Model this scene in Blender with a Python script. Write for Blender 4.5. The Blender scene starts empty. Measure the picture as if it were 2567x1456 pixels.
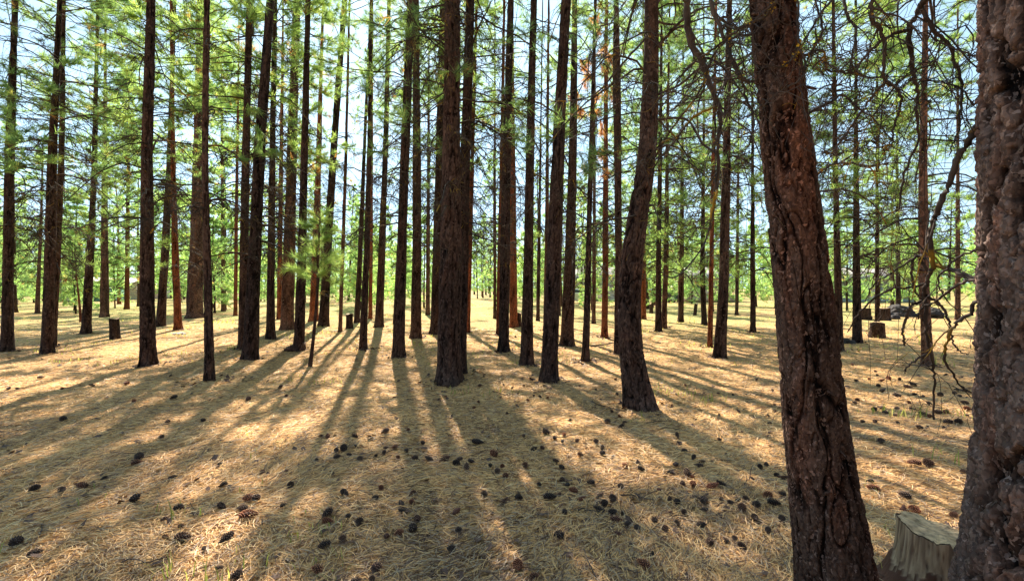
import bpy, math, random
import numpy as np
from mathutils import noise, Vector, Matrix, Quaternion

RNG = np.random.default_rng(7)
random.seed(7)
F = 1069.0; CX = 1283.0; HY = 720.0; EYE = 1.6      # lens geometry read off the photograph (2566 px wide)
SUN_AZ = math.radians(-14.5); SUN_EL = math.radians(41)
scene = bpy.context.scene
COL = scene.collection

# ------------------------------------------------------------------ helpers
def ground_z(x, y):
    x = np.asarray(x, float); y = np.asarray(y, float)
    r = np.hypot(x, y)
    k = np.clip((60 - r) / 40, 0, 1)
    h = 0.030*np.sin(x*0.9+0.4)*np.sin(y*0.75+1.1) + 0.018*np.sin(x*2.3+y*1.1) + 0.012*np.sin(y*3.1-x*1.7+2)
    h += 0.006*np.sin(x*7.1+y*5.3) + 0.005*np.sin(y*9.7-x*6.1)
    return h*k

def ground_pt(px, py):
    Y = EYE*F/(py-HY)
    X = (px-CX)/F*Y
    return X, Y
def at(px, py, Y):
    return ((px-CX)/F*Y, Y, EYE+(HY-py)/F*Y)

def mesh_np(name, verts, faces, mats, attrs=None, fmat=None, smooth=False):
    """faces: list of (n,k) int arrays"""
    me = bpy.data.meshes.new(name)
    verts = np.asarray(verts, np.float32)
    me.vertices.add(len(verts)); me.vertices.foreach_set('co', verts.ravel())
    faces = [np.asarray(f, np.int32) for f in faces if len(f)]
    li = np.concatenate([f.ravel() for f in faces])
    tot = np.concatenate([np.full(len(f), f.shape[1], np.int32) for f in faces])
    st = np.concatenate([[0], np.cumsum(tot)[:-1]]).astype(np.int32)
    me.loops.add(len(li)); me.loops.foreach_set('vertex_index', li)
    me.polygons.add(len(tot)); me.polygons.foreach_set('loop_start', st); me.polygons.foreach_set('loop_total', tot)
    if fmat is not None: me.polygons.foreach_set('material_index', np.asarray(fmat, np.int32))
    if smooth: me.polygons.foreach_set('use_smooth', np.ones(len(tot), bool))
    for m in (mats if isinstance(mats, (list, tuple)) else [mats]): me.materials.append(m)
    for k, v in (attrs or {}).items():
        a = me.attributes.new(k, 'FLOAT', 'POINT'); a.data.foreach_set('value', np.asarray(v, np.float32))
    me.update(calc_edges=True)
    return me

def link(name, data, parent=None, loc=None):
    o = bpy.data.objects.new(name, data); COL.objects.link(o)
    if parent is not None: o.parent = parent
    if loc is not None: o.location = loc
    return o
def tag(o, label=None, cat=None, group=None, kind=None):
    if label: o['label'] = label
    if cat: o['category'] = cat
    if group: o['group'] = group
    if kind: o['kind'] = kind
    return o

class Acc:
    """collects geometry pieces into one mesh"""
    def __init__(s): s.v=[]; s.f=[]; s.m=[]; s.a=[]; s.n=0
    def add(s, v, f, mat=0, a=0.5):
        v = np.asarray(v, float); f = np.asarray(f, int)
        if len(v) == 0: return
        s.v.append(v); s.f.append(f+s.n); s.m.append(np.full(len(f), mat))
        s.a.append(np.broadcast_to(np.asarray(a, float), (len(v),)).copy()); s.n += len(v)
    def box(s, c, d, mat=0, rz=0, a=0.5):
        x, y, z = [q/2 for q in d]
        v = np.array([[i*x, j*y, k*z] for k in (-1,1) for j in (-1,1) for i in (-1,1)], float)
        ca, sa = math.cos(rz), math.sin(rz)
        v = np.c_[v[:,0]*ca-v[:,1]*sa, v[:,0]*sa+v[:,1]*ca, v[:,2]] + np.array(c)
        s.add(v, [[0,2,3,1],[4,5,7,6],[0,1,5,4],[2,6,7,3],[0,4,6,2],[1,3,7,5]], mat, a)
    def mesh(s, name, mats, smooth=False, attr='tone'):
        return mesh_np(name, np.concatenate(s.v), s.f, mats, {attr: np.concatenate(s.a)}, np.concatenate(s.m), smooth)

def norm(v): return v/np.maximum(np.linalg.norm(v, axis=-1, keepdims=True), 1e-9)

def tubes(pts, rad, sides=3):
    """pts (N,P,3) rad (N,P) -> verts, quads"""
    N, P, _ = pts.shape
    t = norm(np.gradient(pts, axis=1))
    ref = np.where(np.abs(t[..., 2:3]) > 0.9, np.array([1., 0, 0]), np.array([0, 0, 1.]))
    a = norm(np.cross(t, ref)); b = np.cross(t, a)
    th = np.arange(sides)*2*math.pi/sides
    ring = pts[:, :, None] + rad[:, :, None, None]*(np.cos(th)[None, None, :, None]*a[:, :, None] + np.sin(th)[None, None, :, None]*b[:, :, None])
    v = ring.reshape(-1, 3)
    i = np.arange(N)[:, None, None]*P*sides + np.arange(P-1)[None, :, None]*sides
    j = np.arange(sides)[None, None, :]; j2 = (j+1) % sides
    q = np.stack([i+j, i+j2, i+sides+j2, i+sides+j], -1).reshape(-1, 4)
    return v, q

def grow(start, az, L, el, sag, P=6, jit=0.05):
    n = len(L); t = np.linspace(0, 1, P)
    h = L[:, None]*t*np.cos(el)[:, None]
    z = L[:, None]*(np.sin(el)[:, None]*t - sag[:, None]*t**2)
    azz = az[:, None] + RNG.normal(0, jit*7.0, (n, 1))*t + np.cumsum(RNG.normal(0, jit*.7, (n, P)), 1)
    step = np.diff(h, axis=1, prepend=0)
    x = np.cumsum(step*np.cos(azz), 1); y = np.cumsum(step*np.sin(azz), 1)
    z = z + np.cumsum(RNG.normal(0, jit*0.22, (n, P)), 1)*L[:, None]*(t > 0)
    return start[:, None] + np.stack([x, y, z], -1)

def sample(pl, idx, t):
    P = pl.shape[1]; u = t*(P-1); i = np.clip(u.astype(int), 0, P-2); fr = (u-i)[:, None]
    a = pl[idx, i]; b = pl[idx, i+1]
    return a*(1-fr)+b*fr, norm(b-a)

def needles(pos, d, n, L, w, spread=0.8, droop=0.0):
    T = len(pos)
    r = norm(RNG.normal(0, 1, (T, n, 3)))
    dd = norm(d[:, None]*1.0 + r*spread + np.array([0, 0, -droop]))
    side = norm(np.cross(dd, norm(RNG.normal(0, 1, (T, n, 3)))))
    LL = L*RNG.uniform(0.7, 1.15, (T, n, 1))
    p = pos[:, None] - d[:, None]*RNG.uniform(0, L*0.55, (T, n, 1))
    v = np.stack([p-side*w*.5, p+side*w*.5, p+dd*LL], 2).reshape(-1, 3)
    f = np.arange(T*n*3).reshape(-1, 3)
    return v, f

# ------------------------------------------------------------------ materials
def newmat(name):
    m = bpy.data.materials.new(name); m.use_nodes = True
    nt = m.node_tree; nt.nodes.clear()
    return m, nt, nt.nodes, nt.links
def ramp(N, stops):
    r = N.new('ShaderNodeValToRGB'); e = r.color_ramp.elements
    while len(e) > 1: e.remove(e[-1])
    e[0].position = stops[0][0]; e[0].color = (*stops[0][1], 1)
    for p, c in stops[1:]:
        q = e.new(p); q.color = (*c, 1)
    return r
def tex(N, Lk, kind, scale, coord='Object', vec=(1,1,1), detail=4, **kw):
    tc = N.new('ShaderNodeTexCoord'); mp = N.new('ShaderNodeMapping'); mp.inputs['Scale'].default_value = vec
    Lk.new(tc.outputs[coord], mp.inputs[0])
    t = N.new('ShaderNodeTex'+kind); t.inputs['Scale'].default_value = scale
    if 'Detail' in t.inputs: t.inputs['Detail'].default_value = detail
    for k, v in kw.items(): setattr(t, k, v)
    Lk.new(mp.outputs[0], t.inputs['Vector'])
    return t
def mixc(N, Lk, fac, a, b, blend='MIX'):
    m = N.new('ShaderNodeMix'); m.data_type = 'RGBA'; m.blend_type = blend
    for sock, v in ((m.inputs[0], fac), (m.inputs[6], a), (m.inputs[7], b)):
        if hasattr(v, 'is_linked') or hasattr(v, 'links'): Lk.new(v, sock)
        else: sock.default_value = v if not isinstance(v, tuple) else (*v, 1)
    return m.outputs[2]

def bark_mat(name, crev, mid, plate, fleck, bump=0.6, scale=14, fleckamt=0.62, rough=0.9, redamt=.15):
    m, nt, N, Lk = newmat(name)
    out = N.new('ShaderNodeOutputMaterial'); b = N.new('ShaderNodeBsdfPrincipled')
    b.inputs['Roughness'].default_value = 1.0
    b.inputs['Specular IOR Level'].default_value = 0.08
    at_ = N.new('ShaderNodeAttribute'); at_.attribute_name = 'crev'
    n1 = tex(N, Lk, 'Noise', scale, vec=(1, 1, 0.28), detail=6)
    mth = N.new('ShaderNodeMath'); mth.operation = 'MULTIPLY_ADD'; mth.inputs[1].default_value = 0.9
    sub = N.new('ShaderNodeMath'); sub.operation = 'SUBTRACT'; sub.inputs[1].default_value = 0.45
    Lk.new(n1.outputs[0], sub.inputs[0]); Lk.new(sub.outputs[0], mth.inputs[0]); Lk.new(at_.outputs['Fac'], mth.inputs[2])
    r = ramp(N, [(0.12, crev), (0.45, mid), (0.8, plate)])
    Lk.new(mth.outputs[0], r.inputs[0])
    nn_ = tex(N, Lk, 'Noise', scale*1.3, detail=3)
    tc2 = N.new('ShaderNodeTexCoord'); va = N.new('ShaderNodeVectorMath'); va.operation = 'MULTIPLY_ADD'; va.inputs[1].default_value = (.05, .05, .05)
    Lk.new(nn_.outputs['Color'], va.inputs[0]); Lk.new(tc2.outputs['Object'], va.inputs[2])
    mp2 = N.new('ShaderNodeMapping'); mp2.inputs['Scale'].default_value = (1, 1, .55); Lk.new(va.outputs[0], mp2.inputs[0])
    n2v = N.new('ShaderNodeTexVoronoi'); n2v.inputs['Scale'].default_value = scale*(3.0 if scale < 18 else 5.5); Lk.new(mp2.outputs[0], n2v.inputs['Vector'])
    n2 = N.new('ShaderNodeSeparateColor'); Lk.new(n2v.outputs['Color'], n2.inputs[0])
    fr = ramp(N, [(.80, (0, 0, 0)), (1.0, (.75, .75, .75))]); Lk.new(n2.outputs[0], fr.inputs[0])
    c = mixc(N, Lk, fr.outputs[0], r.outputs[0], fleck)
    rf = ramp(N, [(0, (.55, .55, .58)), (1, (1.5, 1.4, 1.35))]); Lk.new(n2.outputs[1], rf.inputs[0])
    c = mixc(N, Lk, 1.0, c, rf.outputs[0], 'MULTIPLY')
    n3 = tex(N, Lk, 'Noise', 1.6, vec=(1, 1, .6), detail=3)
    r3 = ramp(N, [(0.3, (.6, .6, .62)), (0.7, (1.35, 1.25, 1.2))]); Lk.new(n3.outputs[0], r3.inputs[0])
    c = mixc(N, Lk, 1.0, c, r3.outputs[0], 'MULTIPLY')
    n5 = tex(N, Lk, 'Noise', 7, vec=(1, 1, .16), detail=4); r5 = ramp(N, [(.50, (0, 0, 0)), (.64, (redamt, redamt, redamt))]); Lk.new(n5.outputs[0], r5.inputs[0])
    cr = mixc(N, Lk, 1.0, c, (1.9, 1.12, .8), 'MULTIPLY'); c = mixc(N, Lk, r5.outputs[0], c, cr)
    oi = N.new('ShaderNodeObjectInfo'); ro = ramp(N, [(0, (.72, .72, .76)), (1, (1.3, 1.15, 1.05))]); Lk.new(oi.outputs['Random'], ro.inputs[0])
    c = mixc(N, Lk, 1.0, c, ro.outputs[0], 'MULTIPLY')
    Lk.new(c, b.inputs['Base Color'])
    v = tex(N, Lk, 'Voronoi', scale*1.1, vec=(1, 1, .3), feature='DISTANCE_TO_EDGE')
    vm = N.new('ShaderNodeMath'); vm.operation = 'MINIMUM'; vm.inputs[1].default_value = .25; Lk.new(v.outputs[0], vm.inputs[0])
    ad = N.new('ShaderNodeMath'); ad.operation = 'MULTIPLY_ADD'; ad.inputs[1].default_value = 1.2
    Lk.new(vm.outputs[0], ad.inputs[0]); Lk.new(n1.outputs[0], ad.inputs[2])
    ad2 = N.new('ShaderNodeMath'); ad2.operation = 'MULTIPLY_ADD'; ad2.inputs[1].default_value = .4
    Lk.new(n2.outputs[0], ad2.inputs[0]); Lk.new(ad.outputs[0], ad2.inputs[2])
    bp = N.new('ShaderNodeBump'); bp.inputs['Strength'].default_value = bump; bp.inputs['Distance'].default_value = 0.03
    Lk.new(ad2.outputs[0], bp.inputs['Height']); Lk.new(bp.outputs[0], b.inputs['Normal'])
    Lk.new(b.outputs[0], out.inputs[0])
    return m
M = {}
M['bark_dark'] = bark_mat('dark_bark', (.005,.004,.004), (.032,.025,.024), (.074,.058,.053), (.12,.10,.095))
M['bark_red']  = bark_mat('red_bark', (.02,.009,.006), (.12,.048,.028), (.22,.095,.055), (.25,.15,.10))
M['bark_grey'] = bark_mat('grey_bark', (.02,.013,.012), (.075,.050,.043), (.14,.096,.080), (.18,.145,.125), scale=9)
M['bark_near'] = bark_mat('flaky_bark', (.004,.003,.003), (.034,.022,.018), (.085,.062,.053), (.24,.19,.175), bump=.8, scale=22, fleckamt=.60, redamt=.4)
M['bark_giant'] = bark_mat('plated_bark', (.005,.004,.004), (.060,.043,.036), (.17,.132,.115), (.36,.31,.285), bump=.8, scale=20, fleckamt=.57, redamt=.3)

def twig_mat(name, dark, mid, lich, amount):
    m, nt, N, Lk = newmat(name)
    out = N.new('ShaderNodeOutputMaterial'); b = N.new('ShaderNodeBsdfPrincipled'); b.inputs['Roughness'].default_value = .9
    b.inputs['Specular IOR Level'].default_value = 0.2
    n = tex(N, Lk, 'Noise', 9, detail=3); r = ramp(N, [(.3, dark), (.7, mid)]); Lk.new(n.outputs[0], r.inputs[0])
    n2 = tex(N, Lk, 'Noise', 3.1, detail=6); r2 = ramp(N, [(amount, (0,0,0)), (amount+.06, (1,1,1))]); Lk.new(n2.outputs[0], r2.inputs[0])
    c = mixc(N, Lk, r2.outputs[0], r.outputs[0], lich)
    Lk.new(c, b.inputs['Base Color']); Lk.new(b.outputs[0], out.inputs[0])
    return m
M['twig'] = twig_mat('twig_bark', (.024,.018,.015), (.095,.072,.056), (.30,.20,.035), .60)
M['limb'] = twig_mat('limb_bark', (.028,.021,.019), (.12,.090,.078), (.34,.20,.025), .60)

def leaf_mat(name, stops, trans=0.45):
    m, nt, N, Lk = newmat(name)
    out = N.new('ShaderNodeOutputMaterial')
    at_ = N.new('ShaderNodeAttribute'); at_.attribute_name = 'tone'
    oi = N.new('ShaderNodeObjectInfo')
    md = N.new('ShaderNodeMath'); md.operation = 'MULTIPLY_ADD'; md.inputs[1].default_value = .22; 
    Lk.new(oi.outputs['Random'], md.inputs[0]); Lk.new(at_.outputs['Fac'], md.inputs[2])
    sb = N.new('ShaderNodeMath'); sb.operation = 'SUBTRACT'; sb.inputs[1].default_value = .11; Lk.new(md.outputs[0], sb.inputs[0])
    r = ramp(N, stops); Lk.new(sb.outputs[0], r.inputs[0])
    d = N.new('ShaderNodeBsdfPrincipled'); d.inputs['Roughness'].default_value = .5; d.inputs['Specular IOR Level'].default_value = .35
    Lk.new(r.outputs[0], d.inputs['Base Color'])
    t = N.new('ShaderNodeBsdfTranslucent')
    c = mixc(N, Lk, 1.0, r.outputs[0], (2.2, 2.3, 1.35), 'MULTIPLY'); Lk.new(c, t.inputs['Color'])
    mx = N.new('ShaderNodeMixShader'); mx.inputs[0].default_value = trans
    Lk.new(d.outputs[0], mx.inputs[1]); Lk.new(t.outputs[0], mx.inputs[2]); Lk.new(mx.outputs[0], out.inputs[0])
    return m
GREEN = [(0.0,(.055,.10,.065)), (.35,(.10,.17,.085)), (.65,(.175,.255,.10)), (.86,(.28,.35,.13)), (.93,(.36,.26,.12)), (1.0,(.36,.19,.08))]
M['needles'] = leaf_mat('pine_needles', GREEN, .6)
FARG = [(0.0,(.10,.175,.115)), (.35,(.165,.275,.15)), (.65,(.28,.40,.19)), (.86,(.40,.50,.24)), (.93,(.46,.36,.20)), (1.0,(.46,.27,.14))]  # paler greens: distance haze painted into the far needles' colour
M['far_needles'] = leaf_mat('haze_tinted_pine_needles', FARG, .58)
M['brown_needles'] = leaf_mat('dead_needles', [(0,(.30,.13,.06)), (1,(.50,.25,.12))], .5)

def simple(name, col, rough=.8, metal=0, noise_amt=0.25, nscale=6, bump=0):
    m, nt, N, Lk = newmat(name)
    out = N.new('ShaderNodeOutputMaterial'); b = N.new('ShaderNodeBsdfPrincipled')
    b.inputs['Roughness'].default_value = rough; b.inputs['Metallic'].default_value = metal
    n = tex(N, Lk, 'Noise', nscale, detail=5)
    lo = tuple(c*(1-noise_amt) for c in col); hi = tuple(min(1, c*(1+noise_amt)) for c in col)
    r = ramp(N, [(.3, lo), (.7, hi)]); Lk.new(n.outputs[0], r.inputs[0]); Lk.new(r.outputs[0], b.inputs['Base Color'])
    if bump:
        bp = N.new('ShaderNodeBump'); bp.inputs['Strength'].default_value = bump; Lk.new(n.outputs[0], bp.inputs['Height']); Lk.new(bp.outputs[0], b.inputs['Normal'])
    Lk.new(b.outputs[0], out.inputs[0])
    return m

def ground_mat():
    m, nt, N, Lk = newmat('needle_floor')
    out = N.new('ShaderNodeOutputMaterial'); b = N.new('ShaderNodeBsdfPrincipled'); b.inputs['Roughness'].default_value = .95
    b.inputs['Specular IOR Level'].default_value = 0.15
    n1 = tex(N, Lk, 'Noise', 22, detail=8, vec=(1, 1.6, 1)); r1 = ramp(N, [(.30,(.17,.095,.06)), (.45,(.48,.29,.13)), (.58,(.68,.43,.195)), (.72,(.82,.57,.29))]); Lk.new(n1.outputs[0], r1.inputs[0])
    n2 = tex(N, Lk, 'Noise', .55, detail=5); r2 = ramp(N, [(.35,(.72,.70,.72)), (.65,(1.1,1.06,1.0))]); Lk.new(n2.outputs[0], r2.inputs[0])
    c = mixc(N, Lk, 1.0, r1.outputs[0], r2.outputs[0], 'MULTIPLY')
    # dry yellow-green grass in patches farther off
    n3 = tex(N, Lk, 'Noise', .22, detail=6); r3 = ramp(N, [(.38,(0,0,0)), (.55,(1,1,1))]); Lk.new(n3.outputs[0], r3.inputs[0])
    tc = N.new('ShaderNodeTexCoord'); sp = N.new('ShaderNodeSeparateXYZ'); Lk.new(tc.outputs['Object'], sp.inputs[0])
    mr = N.new('ShaderNodeMapRange'); mr.inputs[1].default_value = 11; mr.inputs[2].default_value = 24; mr.inputs[4].default_value = .95; Lk.new(sp.outputs[1], mr.inputs[0])
    mu = N.new('ShaderNodeMath'); mu.operation = 'MULTIPLY'; Lk.new(r3.outputs[0], mu.inputs[0]); Lk.new(mr.outputs[0], mu.inputs[1])
    n4 = tex(N, Lk, 'Noise', 9, detail=6); r4 = ramp(N, [(.35,(.17,.165,.06)), (.65,(.46,.40,.15))]); Lk.new(n4.outputs[0], r4.inputs[0])
    c = mixc(N, Lk, mu.outputs[0], c, r4.outputs[0])
    # scattered dark debris specks
    v = tex(N, Lk, 'Voronoi', 3.3); v.inputs['Randomness'].default_value = 1
    rv = ramp(N, [(.05,(1,1,1)), (.10,(0,0,0))]); Lk.new(v.outputs['Distance'], rv.inputs[0])
    c = mixc(N, Lk, rv.outputs[0], c, (.08,.05,.035))
    Lk.new(c, b.inputs['Base Color'])
    bp = N.new('ShaderNodeBump'); bp.inputs['Strength'].default_value = .9; bp.inputs['Distance'].default_value = .04
    Lk.new(n1.outputs[0], bp.inputs['Height']); Lk.new(bp.outputs[0], b.inputs['Normal']); Lk.new(b.outputs[0], out.inputs[0])
    return m
M['ground'] = ground_mat()

def litter_mat():
    m, nt, N, Lk = newmat('fallen_needles')
    out = N.new('ShaderNodeOutputMaterial'); b = N.new('ShaderNodeBsdfPrincipled'); b.inputs['Roughness'].default_value = .55
    b.inputs['Specular IOR Level'].default_value = 0.4
    a = N.new('ShaderNodeAttribute'); a.attribute_name = 'tone'
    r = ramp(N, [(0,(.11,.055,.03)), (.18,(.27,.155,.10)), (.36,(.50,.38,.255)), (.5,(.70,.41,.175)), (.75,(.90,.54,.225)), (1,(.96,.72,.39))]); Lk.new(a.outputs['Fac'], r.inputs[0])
    Lk.new(r.outputs[0], b.inputs['Base Color'])
    t = N.new('ShaderNodeBsdfTranslucent'); Lk.new(r.outputs[0], t.inputs[0])
    mx = N.new('ShaderNodeMixShader'); mx.inputs[0].default_value = .25
    Lk.new(b.outputs[0], mx.inputs[1]); Lk.new(t.outputs[0], mx.inputs[2]); Lk.new(mx.outputs[0], out.inputs[0])
    return m
M['litter'] = litter_mat()
M['grass'] = leaf_mat('grass_blades', [(0,(.12,.16,.04)), (.5,(.30,.30,.10)), (1,(.55,.45,.22))], .4)
def cone_mat():
    m, nt, N, Lk = newmat('cone_scales')
    out = N.new('ShaderNodeOutputMaterial'); b = N.new('ShaderNodeBsdfPrincipled'); b.inputs['Roughness'].default_value = .6
    a = N.new('ShaderNodeAttribute'); a.attribute_name = 'tone'
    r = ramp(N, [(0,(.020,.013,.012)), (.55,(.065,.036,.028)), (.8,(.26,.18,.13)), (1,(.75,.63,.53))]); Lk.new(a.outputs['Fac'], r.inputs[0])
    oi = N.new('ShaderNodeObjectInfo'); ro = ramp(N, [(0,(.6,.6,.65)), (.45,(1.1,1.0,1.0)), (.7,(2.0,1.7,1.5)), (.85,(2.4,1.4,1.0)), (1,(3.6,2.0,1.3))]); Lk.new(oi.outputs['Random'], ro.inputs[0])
    c = mixc(N, Lk, 1.0, r.outputs[0], ro.outputs[0], 'MULTIPLY')
    Lk.new(c, b.inputs['Base Color']); Lk.new(b.outputs[0], out.inputs[0])
    return m
M['cone'] = cone_mat()
M['lichen'] = simple('yellow_lichen', (.48,.30,.02), .95, noise_amt=.4, nscale=40)
def wood_mat():
    m, nt, N, Lk = newmat('weathered_cut_wood')
    out = N.new('ShaderNodeOutputMaterial'); b = N.new('ShaderNodeBsdfPrincipled'); b.inputs['Roughness'].default_value = .8
    n = tex(N, Lk, 'Noise', 45, vec=(1, 1, .07), detail=9); r = ramp(N, [(.3,(.10,.06,.04)), (.47,(.34,.235,.15)), (.7,(.56,.42,.28))]); Lk.new(n.outputs[0], r.inputs[0])
    a = N.new('ShaderNodeAttribute'); a.attribute_name = 'crev'
    c = mixc(N, Lk, a.outputs['Fac'], (.09,.035,.02), r.outputs[0])
    Lk.new(c, b.inputs['Base Color'])
    bp = N.new('ShaderNodeBump'); bp.inputs['Strength'].default_value = .5; bp.inputs['Distance'].default_value = .02
    Lk.new(n.outputs[0], bp.inputs['Height']); Lk.new(bp.outputs[0], b.inputs['Normal']); Lk.new(b.outputs[0], out.inputs[0])
    return m
M['wood'] = wood_mat()
M['cut'] = simple('pale_cut_wood', (.46,.30,.165), .9, noise_amt=.55, nscale=30, bump=.8)

# ------------------------------------------------------------------ trunks
def smooth_path(ctrl, n_z):
    """ctrl: (k,4) x,y,z,r sorted by z; n_z array of heights"""
    c = np.array(ctrl, float)
    zz = np.linspace(c[0,2], c[-1,2], 400)
    out = []
    for k in (0, 1, 3):
        a = np.interp(zz, c[:,2], c[:,k])
        w = 17; p = np.pad(a, w, mode='reflect', reflect_type='odd')
        a = np.convolve(p, np.hanning(2*w+3)[1:-1]/np.hanning(2*w+3)[1:-1].sum(), 'valid')
        out.append(np.interp(n_z, zz, a))
    return out

def trunk_mesh(name, ctrl, mat, nt=20, nz=60, amp=0.0, ps=9.0, fine_to=None, nfine=0, flare=.26, seed=0, zs=0.3, lobes=5, extra=None):
    """tapered trunk along ctrl with bark plates pushed out between fissures"""
    z1 = ctrl[-1][2]
    if fine_to:
        z = np.concatenate([np.linspace(-.12, fine_to, nfine), np.linspace(fine_to, z1, nz)[1:]])
    else:
        z = np.concatenate([np.linspace(-.12, .5, 8)[:-1], np.linspace(.5, z1, nz)])
    x, y, r = smooth_path(ctrl, np.clip(z, ctrl[0][2], None))
    th = np.arange(nt)*2*math.pi/nt
    R = r[:, None]*np.ones(nt)
    fl = flare*np.exp(-np.maximum(z, 0)/.16)
    R = R*(1+fl[:, None]*(1+.6*np.cos(lobes*th+seed)[None])) * (1+.035*np.sin(2*th[None]+z[:, None]*1.3+seed)+.02*np.sin(3*th[None]-z[:, None]*2.1))
    crev = np.full(R.shape, .55)
    if amp > 0:
        top = fine_to or z1
        for i in range(len(z)):
            if z[i] > top: continue
            for j in range(nt):
                rr = max(r[i], .03)
                px, py = math.cos(th[j])*rr, math.sin(th[j])*rr
                zz_ = z[i]
                zz_ = z[i]
                w = noise.fractal((px*7+seed, py*7, zz_*3.0), 1.0, 2.0, 3)*.55
                n1 = abs(noise.noise((px*ps*.72+w*1.2+seed, py*ps*.72-w*1.2, zz_*ps*.085+w*.5)))
                n2 = abs(noise.noise((px*ps*1.15-w+9, py*ps*1.15+seed, zz_*ps*.22+w)))
                n3 = abs(noise.noise((px*ps*.8+seed+3+w, py*ps*.8+w, zz_*ps*.55)))
                e = min(1.0, n1*6.5)*(.45+.55*min(1.0, n2*8))*(.80+.20*min(1.0, n3*10))
                fq = Vector((px*ps*2.9+w*2.2, py*ps*2.9-w*1.7, zz_*ps*1.1+w*2))
                d2, pp = noise.voronoi(fq)
                flake = (math.sin(pp[0].x*91.7+pp[0].y*37.3+pp[0].z*53.1)*43758.5) % 1.0
                edge2 = min(1.0, (d2[1]-d2[0])*6)
                fn = noise.fractal((px*48+seed, py*48, zz_*30), .5, 2.2, 4)
                big = noise.noise((px*4+seed, py*4, zz_*2.1))
                c = max(0, min(1, e*.74+.22*flake*edge2+.18*fn))
                crev[i, j] = c
                R[i, j] += amp*(1.2*e-.9) + amp*.22*flake*min(1.0, edge2*2) + amp*.16*fn
    X = x[:, None]+R*np.cos(th); Y = y[:, None]+R*np.sin(th); Z = np.repeat(z[:, None], nt, 1)
    v = np.stack([X, Y, Z], -1).reshape(-1, 3)
    nr = len(z)
    i = np.arange(nr-1)[:, None]*nt; j = np.arange(nt)[None]; j2 = (j+1) % nt
    q = np.stack([i+j, i+j2, i+nt+j2, i+nt+j], -1).reshape(-1, 4)
    v = np.concatenate([v, [[x[-1], y[-1], z[-1]+.02]]])
    k = len(v)-1; b0 = (nr-1)*nt
    tri = np.array([[b0+a, b0+(a+1) % nt, k] for a in range(nt)])
    cv = np.append(crev.ravel(), .5); fs = [q, tri]
    if extra is not None:
        fs.append(extra[1]+len(v)); v = np.concatenate([v, extra[0]]); cv = np.append(cv, np.full(len(extra[0]), .7))
    return mesh_np(name, v, fs, mat, {'crev': cv}, smooth=not fine_to)

# ------------------------------------------------------------------ crowns and dead branches, straight axis
def dead_branches(name, z0, z1, n, Lm, sides=4, twn=7, fine=5, scale=1.0, gap_az=None):
    A = Acc()
    z = np.sort(RNG.uniform(z0, z1, n)); az = RNG.uniform(0, 2*math.pi, n)
    L = Lm*RNG.uniform(.35, 1.1, n); el = np.radians(RNG.uniform(-5, 38, n)); sag = RNG.uniform(.25, .95, n)
    st = np.c_[np.zeros(n), np.zeros(n), z]
    pr = grow(st, az, L, el, sag, 8, .10)
    rad = (.015*scale*(L/Lm)+.004)[:, None]*np.linspace(1, .32, 8)
    A.add(*tubes(pr, rad, sides), a=.4)
    m = n*twn; idx = np.repeat(np.arange(n), twn); t = RNG.uniform(.22, 1, m)
    p, d = sample(pr, idx, t)
    az2 = az[idx]+RNG.choice([-1, 1], m)*RNG.uniform(.3, 1.3, m); L2 = L[idx]*RNG.uniform(.18, .55, m)*(1.15-.5*t)
    tw = grow(p, az2, L2, np.radians(RNG.uniform(-35, 40, m)), RNG.uniform(.1, 1.3, m), 6, .22)
    A.add(*tubes(tw, .0062*scale*np.linspace(1, .4, 6)[None]*np.ones((m, 1)), 3), a=.4)
    k = m*fine; idx2 = np.repeat(np.arange(m), fine); t2 = RNG.uniform(.15, 1, k)
    p, d = sample(tw, idx2, t2)
    az3 = az2[idx2]+RNG.choice([-1, 1], k)*RNG.uniform(.3, 1.5, k); L3 = RNG.uniform(.06, .30, k)
    t3 = grow(p, az3, L3, np.radians(RNG.uniform(-60, 30, k)), RNG.uniform(-.4, 1.0, k), 4, .25)
    A.add(*tubes(t3, .0034*scale*np.linspace(1, .5, 4)[None]*np.ones((k, 1)), 3), a=.4)
    return A.mesh(name, M['twig'])

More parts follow.
